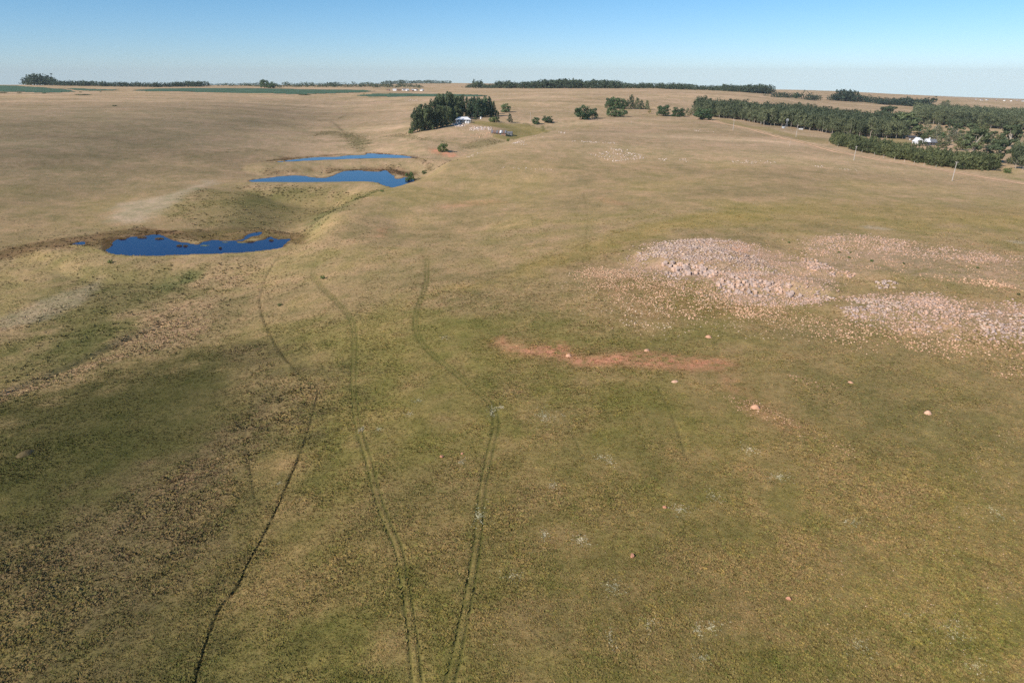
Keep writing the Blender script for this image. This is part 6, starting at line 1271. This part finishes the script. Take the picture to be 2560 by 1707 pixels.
for i, (x, y, h, wd, c_) in enumerate(TANKS):
    o = empty('water_tank', (x, y, seat(x, y, wd*.4, wd*.4)-.1)); MB().tube([(0, 0, -.2), (0, 0, 2.0)], [wd*.5, wd*.5], 16).build('shell', M_white, o); MB().tube([(0, 0, 2.0), (0, 0, 2.35)], [wd*.51, wd*.12], 16).build('lid', M_white, o)
    tag(o, ['larger white water tank in front of the white-roofed house', 'smaller white water tank in front of the white-roofed house', 'white water tank alone in the shade right of the white-roofed house'][i], 'tank')
x, y, h, wd = SHED; LW, LD = 6.2, 3.4; o = empty('farm_shed', (x-1.5, y+LD, seat(x-1.5, y+LD, LW, LD)), -.12)
fl = MB().box(-LW, LW, -LD, LD, -.8, .25).build('floor', M_door, o)
MB().box(-LW*.55, LW, -LD, -LD+.2, .25, 3.0).build('front_wall', M_brick, o); MB().box(-LW*.55, LW, LD-.2, LD, .25, 3.0).build('back_wall', M_zinc, o); MB().box(LW-.2, LW-.01, -LD+.2, LD-.2, .25, 3.0).build('side_wall', M_zinc, o)
for q in (-LW+.1, -LW*.75): 
    for yy in (-LD+.1, LD-.1): MB().box(q-.1, q+.1, yy-.1, yy+.1, .25, 3.0).build('post', M_white, o)
ns = 9; mats = [M_zinc, M_rust, M_rust, M_zinc, M_rust, M_wroof, M_zinc, M_rust, M_zinc]
for k in range(ns):
    a = -LW-.5+k*(2*LW+1)/ns; b_ = a+(2*LW+1)/ns-.03; dzz = .03*(k % 2)
    sh = MB(); sh.poly([(a, -LD-.8, 2.7+dzz), (b_, -LD-.8, 2.7+dzz), (b_, 0, 4.6+dzz), (a, 0, 4.6+dzz), (a, -LD-.8, 2.64+dzz), (b_, -LD-.8, 2.64+dzz), (b_, 0, 4.54+dzz), (a, 0, 4.54+dzz)], [(0, 1, 2, 3), (7, 6, 5, 4), (0, 4, 5, 1), (3, 2, 6, 7), (1, 5, 6, 2), (0, 3, 7, 4)]); sh.build('roof_sheet', mats[k], o)
    sh = MB(); sh.poly([(a, LD+.8, 2.7+dzz), (b_, LD+.8, 2.7+dzz), (b_, 0.01, 4.6+dzz), (a, 0.01, 4.6+dzz), (a, LD+.8, 2.64+dzz), (b_, LD+.8, 2.64+dzz), (b_, .01, 4.54+dzz), (a, .01, 4.54+dzz)], [(3, 2, 1, 0), (4, 5, 6, 7), (1, 5, 4, 0), (7, 6, 2, 3), (2, 6, 5, 1), (4, 7, 3, 0)]); sh.build('roof_sheet', M_zinc, o)
MB().poly([(-LW*.55, -LD+.2, 3.0), (-LW*.55, LD-.2, 3.0), (-LW*.55, 0, 4.45), (-LW*.55+.15, -LD+.2, 3.0), (-LW*.55+.15, LD-.2, 3.0), (-LW*.55+.15, 0, 4.45)], [(2, 1, 0), (3, 4, 5), (0, 1, 4, 3), (1, 2, 5, 4), (2, 0, 3, 5)]).build('gable_end', M_wood, o)
window(o, 1.5, -LD-.03, 1.2, 1.4, 1.0); MB().box(-2.4, -.6, -LD-.05, -LD-.005, .25, 2.4).build('door', M_door, o)
tag(o, 'old shed with a patched grey, rusty and white sheet roof below the farmhouse', 'shed')
x, y, h, wd = LEANTO; o = empty('lean_to_shed', (x+1.3, y+2.4, seat(x+1.3, y+2.4, 2.4, 2.2)), -.12); MB().box(-2.2, 2.2, -2.2, 2.2, -.8, 2.5).build('wall', M_zinc, o)
gable(MB(), -2.5, 2.5, -2.6, 2.6, 2.5, 3.5).build('roof', M_zinc, o); MB().box(-.5, .4, -2.26, -2.203, -.2, 1.8).build('door', M_door, o); tag(o, 'small plain grey sheet hut joined to the right end of the old shed', 'shed')
x, y, h, wd = HOUSE2; o = empty('gabled_house', (x, y+5, seat(x, y+5, 9, 5)), -.1)
MB().box(-8.5, 8.5, -3.2, 4, -1.5, 3.2).build('wall', M_white, o); gable(MB(), -3.6, 3.2, -4.8, 4.6, 3.1, 5.6).build('roof', M_wroof, o); gable(MB(), 3.25, 9.0, -4.7, 4.5, 3.0, 5.4).build('rear_roof', M_zinc, o)
gw = MB(); gw.poly([(-9.2, -4.6, -1.5), (-3.8, -4.6, -1.5), (-3.8, -4.6, 3.2), (-6.5, -4.6, 6.4), (-9.2, -4.6, 3.2), (-9.2, 4.3, -1.5), (-3.8, 4.3, -1.5), (-3.8, 4.3, 3.2), (-6.5, 4.3, 6.4), (-9.2, 4.3, 3.2)], [(0, 1, 2, 3, 4), (9, 8, 7, 6, 5), (0, 5, 6, 1), (1, 6, 7, 2), (4, 9, 5, 0)]); gw.build('gable_wing', M_white, o)
m = MB(); m.poly([(-9.6, -4.9, 2.95), (-6.5, -4.9, 6.62), (-3.4, -4.9, 2.95), (-9.6, 4.6, 2.95), (-6.5, 4.6, 6.62), (-3.4, 4.6, 2.95), (-9.6, -4.9, 2.8), (-6.5, -4.9, 6.45), (-3.4, -4.9, 2.8), (-9.6, 4.6, 2.8), (-6.5, 4.6, 6.45), (-3.4, 4.6, 2.8)], [(0, 1, 4, 3), (1, 2, 5, 4), (9, 10, 7, 6), (10, 11, 8, 7), (0, 6, 7, 1), (1, 7, 8, 2), (3, 4, 10, 9), (4, 5, 11, 10), (0, 3, 9, 6), (2, 8, 11, 5)]); m.build('wing_roof', M_wroof, o)
window(o, -6.5, -4.66, .8, 1.6, 1.7); MB().poly([(-3.5, -6.6, 2.5), (9, -6.6, 2.5), (9, -3.4, 3.0), (-3.5, -3.4, 3.0), (-3.5, -6.6, 2.38), (9, -6.6, 2.38), (9, -3.4, 2.88), (-3.5, -3.4, 2.88)], [(0, 1, 2, 3), (7, 6, 5, 4), (0, 4, 5, 1), (1, 5, 6, 2), (0, 3, 7, 4)]).build('verandah_roof', M_dkroof, o)
for q in (-3.3, -.3, 2.7, 5.7, 8.8): MB().box(q-.08, q+.08, -6.5, -6.34, -1.5, 2.4).build('verandah_post', M_wood, o)
for q in (-1.5, 1.5, 4.5, 7): window(o, q, -3.26, .7, 1.3, 1.3)
MB().box(3.2, 4.0, -.5, .3, 5.0, 6.6).build('chimney', M_white, o); tag(o, 'white-gabled farmhouse among trees behind the young wattle strip', 'house')
x, y, h, wd = HOUSE2B; o = empty('outbuilding', (x-2, y+6, seat(x-2, y+6, 4, 3)), .1); MB().box(-4, 4, -2.6, 2.6, -1.2, 2.8).build('wall', M_wood, o); gable(MB(), -4.5, 4.5, -3.1, 3.1, 2.8, 4.4).build('roof', M_dkroof, o); MB().box(-3.4, -2.2, -2.66, -2.603, -.6, 1.7).build('door', M_white, o); tag(o, 'dark-roofed outbuilding left of the white-gabled house', 'shed')
x, y, h = MAST; o = empty('radio_mast', (x, y, Tz(x, y))); MB().tube([(0, 0, -.3), (h*.08, 0, h*1.0)], [.16, .07], 6).build('shaft', M_pole, o); MB().box(h*.08-.4, h*.08+.4, -.03, .03, h*.93, h*.95).build('crossarm', M_metal, o); tag(o, 'thin pale mast rising behind the white-gabled house', 'mast')
x, y, h, wd = GREENTANK; o = empty('tank_stand', (x, y+4, Tz(x, y+4)))
for a in (-.8, .8):
    for b_ in (-.8, .8): MB().tube([(a, b_, -.3), (a, b_, 5.2)], [.09, .09], 6).build('leg', M_metal, o)
MB().tube([(0, 0, 5.2), (0, 0, 7.6), (0, 0, 7.9)], [1.05, 1.05, .5], 14).build('tank', M_greenp, o); tag(o, 'bright green water tank raised behind the white-gabled house', 'tank')
x, y, h, wd = WINDPUMP; o = empty('windpump', (x, y, Tz(x, y))); hh = 8.5
for a in (-1, 1):
    for b_ in (-1, 1): MB().tube([(a, b_, -.2), (a*.12, b_*.12, hh)], [.06, .05], 5).build('leg', M_metal, o)
for zz in (2.5, 5): q = 1-zz/hh*.88; m = MB(); [m.tube([(c0*q, d0*q, zz), (c1*q, d1*q, zz)], [.04, .04], 4) for c0, d0, c1, d1 in ((-1, -1, 1, -1), (1, -1, 1, 1), (1, 1, -1, 1), (-1, 1, -1, -1))]; m.build('brace', M_metal, o)
hub = MB().tube([(0, -.7, hh+.1), (0, .2, hh+.1)], [.12, .12], 8).build('hub', M_metal, o)
for k in range(12):
    a = k*math.pi/6; c, s = math.cos(a), math.sin(a); c2, s2 = math.cos(a+.32), math.sin(a+.32); MB().poly([(.3*c, -.7, hh+.1+.3*s), (1.5*c, -.75, hh+.1+1.5*s), (1.5*c2, -.6, hh+.1+1.5*s2), (.3*c2, -.65, hh+.1+.3*s2)], [(0, 1, 2, 3)]).build('blade', M_metal, hub)
MB().box(-.02, .02, .2, 2.0, hh-.3, hh+.6).build('tail_vane', M_metal, o); tag(o, 'small steel windpump standing before the big plantation', 'windpump')
x, y, h, wd = WINDPUMP; o = empty('water_tank', (x-2.5, y+1, Tz(x-2.5, y+1))); MB().tube([(0, 0, -.3), (0, 0, 1.7)], [1.7, 1.7], 18).build('shell', M_metal, o); MB().tube([(0, 0, 1.6), (0, 0, 1.72)], [1.8, 1.8], 18).build('rim', M_white, o); tag(o, 'pale round tank at the foot of the windpump', 'tank')
x, y, h, wd = TROUGH; o = empty('water_trough', (x, y, Tz(x, y))); MB().box(-2, 2, -.9, .9, -.3, 1.2).build('basin', M_white, o); MB().box(-2.15, 2.15, -1.05, 1.05, 1.2, 1.35).build('rim', M_zinc, o); tag(o, 'pale low trough on grass right of the windpump', 'trough')
vr = [M_wroof, M_rust, M_zinc, M_wroof, M_white, M_rust, M_wroof, M_zinc]
for k, (VL, lb, gp) in enumerate(((VILLAGE, 'tiny distant house in the settlement beyond the green fields', 'houses of the far settlement'), (VILLAGE2, 'tiny pale house on the far right horizon', 'houses on the far right horizon'))):
    for i, (x, y, wd) in enumerate(VL):
        o = empty('distant_house', (x, y, Tz(x, y)-.3), .2*i); a = wd*.34; MB().box(-a, a, -3, 3, -1, 2.6).build('wall', (M_white, M_brick)[(i+k) % 3 == 1], o); gable(MB(), -a-.4, a+.4, -3.5, 3.5, 2.6, 4.0).build('roof', vr[i], o); tag(o, lb, 'house', gp)
# ---------------------------------------------------------------- grass: tussocks spread over the near slopes as one scatter
def tuft_mesh(seed, nb, spread, hgt):
    rg = np.random.default_rng(seed); V = []; Fq = []
    for k in range(nb):
        a = rg.uniform(0, 6.28); r_ = spread*.45*math.sqrt(rg.random()); bx, by = r_*math.cos(a), r_*math.sin(a); a2 = a+rg.normal(0, .6); ln = spread*rg.uniform(.2, .75); w_ = rg.uniform(.05, .10); h = hgt*rg.uniform(.6, 1.1); px, py = -math.sin(a2)*w_, math.cos(a2)*w_; b0 = len(V)
        V += [(bx-px, by-py, -.06), (bx+px, by+py, -.06), (bx+math.cos(a2)*ln*.55+px*.7, by+math.sin(a2)*ln*.55+py*.7, h*.75), (bx+math.cos(a2)*ln, by+math.sin(a2)*ln, h)]; Fq += [(b0, b0+1, b0+2), (b0, b0+2, b0+3)]
    return np_mesh('tuft', V, Fq, M_tuft)
TC = bpy.data.collections.new('grass_tuft_source')
for i in range(5): TC.objects.link(bpy.data.objects.new('tuft_source', tuft_mesh(300+i, 10, .34, .12)))
rgt = np.random.default_rng(11); PX, PY, PS, PK = [], [], [], []
for y0 in range(36, 332, 4):
    y1 = y0+4; ym = y0+2; dens = min(24, 24*(62/ym)**1.9)*(1-float(sstep(150, 330, ym))); s0 = .74*(max(ym, 60)/60)**.2
    wmax = .80*(y1*.932+20); n_ = int(4*2*wmax*dens); PX.append(rgt.uniform(-wmax, wmax, n_)); PY.append(rgt.uniform(y0, y1, n_)); PS.append(s0*rgt.uniform(.5, 1.35, n_))
PX, PY, PS = map(np.concatenate, (PX, PY, PS)); keep = np.ones(len(PX), bool)
for P, lev, DAM in PONDS:
    m = near(P, PX, PY, 5)
    if m.any(): keep[np.nonzero(m)[0][sdf_poly(P, PX[m], PY[m]) < .6]] = False
nz = fbm(PX/2.6, PY/2.6, 401, 3); PS *= np.clip(1+.55*fbm(PX/6, PY/6, 403, 3)+.3*fbm(PX/24, PY/24, 404, 2), .5, 1.7)
for P, key, soft, stg in REGIONS:
    m = near(P, PX, PY, 5)
    if not m.any(): continue
    ii = np.nonzero(m)[0]; s = sdf_poly(P, PX[m], PY[m])
    if key == 'redsoil' and stg > .8: keep[ii[(s < .5) & (rgt.random(len(ii)) < .62)]] = False
    elif key == 'rocksoil': keep[ii[(s < 0) & (rgt.random(len(ii)) < .55)]] = False
    elif key == 'tussock': PS[ii[s < 1]] *= np.clip(1.25+.9*nz[ii[s < 1]], .8, 2.1)
    elif key == 'meadow': PS[ii[s < 0]] *= .85
    elif key == 'reed': PS[ii[s < 0]] *= 1.3
for P in RUTL:
    m = near(P, PX, PY, 2); d = np.abs(dist_line(P, PX[m], PY[m])); ii = np.nonzero(m)[0]; q = np.abs(d-.47) < .16+.0007*np.hypot(PX[m], PY[m]); keep[ii[q]] = False; PS[ii[d < .3]] *= .7
for P, w_, st in PATHL:
    if w_ < .3 and st > .35:
        m = near(P, PX, PY, 1); ii = np.nonzero(m)[0]; keep[ii[dist_line(P, PX[m], PY[m]) < w_*1.2+.0004*np.hypot(PX[m], PY[m])]] = False
PX, PY, PS = PX[keep], PY[keep], PS[keep]; tc = ground_color(PX, PY); tc *= (rgt.uniform(.82, 1.34, len(PX)))[:, None]; hues = np.array([[1, 1, 1], [1.08, .96, 1.02], [.88, 1.02, .84], [1.12, 1.08, .86], [1.2, 1.15, 1.15], [.78, .95, .8]]); tc *= hues[rgt.choice(6, len(PX), p=[.34, .2, .16, .14, .08, .08])]
# pale silvery flower clusters
fx_, fy_, fs_, fc_ = [], [], [], []
for (x, y, r_) in FLOWERS:
    n_ = int(38*r_*r_+35); a = rgt.uniform(0, 6.28, n_); q = r_*np.abs(rgt.normal(0, .55, n_)); fx_.append(x+q*np.cos(a)*rgt.uniform(.6, 1.6)); fy_.append(y+q*np.sin(a)*rgt.uniform(.8, 2)); fs_.append(rgt.uniform(.2, .6, n_)); fc_.append(np.tile(alb(208, 198, 166), (n_, 1))*rgt.uniform(.7, 1.15, n_)[:, None])
x = rgt.uniform(-30, 150, 2600); y = rgt.uniform(42, 150, 2600); k = (np.abs(x) < .8*(y*.932+20)) & (fbm(x/9, y/9, 431, 2) > .1); n_ = k.sum(); fx_.append(x[k]); fy_.append(y[k]); fs_.append(rgt.uniform(.2, .4, n_)); fc_.append(np.tile(alb(176, 168, 136), (n_, 1)))
# rank sedge clumps in the marsh and round the pond margins
for P, key, soft, stg in REGIONS:
    A = np.array(P)
    if key not in ('marsh', 'wetbrown', 'wetgreen', 'sedge', 'reed') or A[:, 1].mean() < 150: continue
    ar = np.prod(A.max(0)-A.min(0)); n_ = int(min(5000, ar*.30)); x = rgt.uniform(A[:, 0].min()-6, A[:, 0].max()+6, n_); y = rgt.uniform(A[:, 1].min()-6, A[:, 1].max()+6, n_)
    k = (sdf_poly(P, x, y)+5*fbm(x/9, y/9, 451, 2)+rgt.normal(0, 2, n_) < 1) & (fbm(x/14, y/14, 452, 2) > -.35)
    for PP, lev, DAM in PONDS: k &= sdf_poly(PP, x, y) > .5
    x, y = x[k], y[k]; fx_.append(x); fy_.append(y); fs_.append(rgt.uniform(1.1, 3.0, len(x))); fc_.append(ground_color(x, y)*rgt.uniform(.75, 1.35, len(x))[:, None])
AX = np.concatenate([PX]+fx_); AY = np.concatenate([PY]+fy_); AS = np.concatenate([PS]+fs_); AC = np.concatenate([tc]+fc_); AZ = T(AX, AY)
me = bpy.data.meshes.new('grass'); me.vertices.add(len(AX)); me.vertices.foreach_set('co', np.stack([AX, AY, AZ], 1).astype(np.float32).ravel())
a = me.attributes.new('Col', 'FLOAT_COLOR', 'POINT'); c = np.ones((len(AX), 4), np.float32); c[:, :3] = AC; a.data.foreach_set('color', c.ravel())
a = me.attributes.new('scl', 'FLOAT', 'POINT'); a.data.foreach_set('value', AS.astype(np.float32)); a = me.attributes.new('rotz', 'FLOAT_VECTOR', 'POINT'); rv = np.zeros((len(AX), 3), np.float32); rv[:, 2] = rgt.uniform(0, 6.28, len(AX)); a.data.foreach_set('vector', rv.ravel())
me.update(); go = mesh_obj('grass', me); tag(go, 'short dry veld grass and tussocks covering the slopes', 'grass', kind='stuff')
ng = bpy.data.node_groups.new('grass_scatter', 'GeometryNodeTree'); ng.interface.new_socket('Geometry', in_out='INPUT', socket_type='NodeSocketGeometry'); ng.interface.new_socket('Geometry', in_out='OUTPUT', socket_type='NodeSocketGeometry')
N = ng.nodes; gi = N.new('NodeGroupInput'); gout = N.new('NodeGroupOutput'); ip = N.new('GeometryNodeInstanceOnPoints'); ci = N.new('GeometryNodeCollectionInfo'); ci.inputs['Collection'].default_value = TC; ci.inputs['Separate Children'].default_value = True; ci.inputs['Reset Children'].default_value = True
n1 = N.new('GeometryNodeInputNamedAttribute'); n1.data_type = 'FLOAT'; n1.inputs[0].default_value = 'scl'; n2 = N.new('GeometryNodeInputNamedAttribute'); n2.data_type = 'FLOAT_VECTOR'; n2.inputs[0].default_value = 'rotz'; er = N.new('FunctionNodeEulerToRotation')
ng.links.new(gi.outputs[0], ip.inputs['Points']); ng.links.new(ci.outputs[0], ip.inputs['Instance']); ip.inputs['Pick Instance'].default_value = True
ng.links.new(n2.outputs[0], er.inputs[0]); ng.links.new(er.outputs[0], ip.inputs['Rotation']); ng.links.new(n1.outputs[0], ip.inputs['Scale']); ng.links.new(ip.outputs[0], gout.inputs[0])
md = go.modifiers.new('scatter', 'NODES'); md.node_group = ng
print('tufts', len(AX))
# ---------------------------------------------------------------- the air: one closed box of thin haze round everything
lo = float(gz.min())-1; M_haze = bpy.data.materials.new('haze'); M_haze.use_nodes = True; t = M_haze.node_tree; t.nodes.clear(); out = t.nodes.new('ShaderNodeOutputMaterial'); pv = t.nodes.new('ShaderNodeVolumePrincipled')
pv.inputs['Color'].default_value = (0.78, 0.92, 1.0, 1); pv.inputs['Density'].default_value = HAZE_DENSITY; pv.inputs['Anisotropy'].default_value = 0.0; t.links.new(pv.outputs[0], out.inputs['Volume'])
xm = float(np.abs(fx).max())+50; tag(MB().box(-xm, xm, float(ys[0])-60, float(ys[-1])+50, lo, 75 if gz.max() < 60 else float(gz.max())+40).build('haze', M_haze), 'thin pale air haze over the whole landscape', 'haze', kind='stuff')
print('ground z', gz.min(), gz.max())
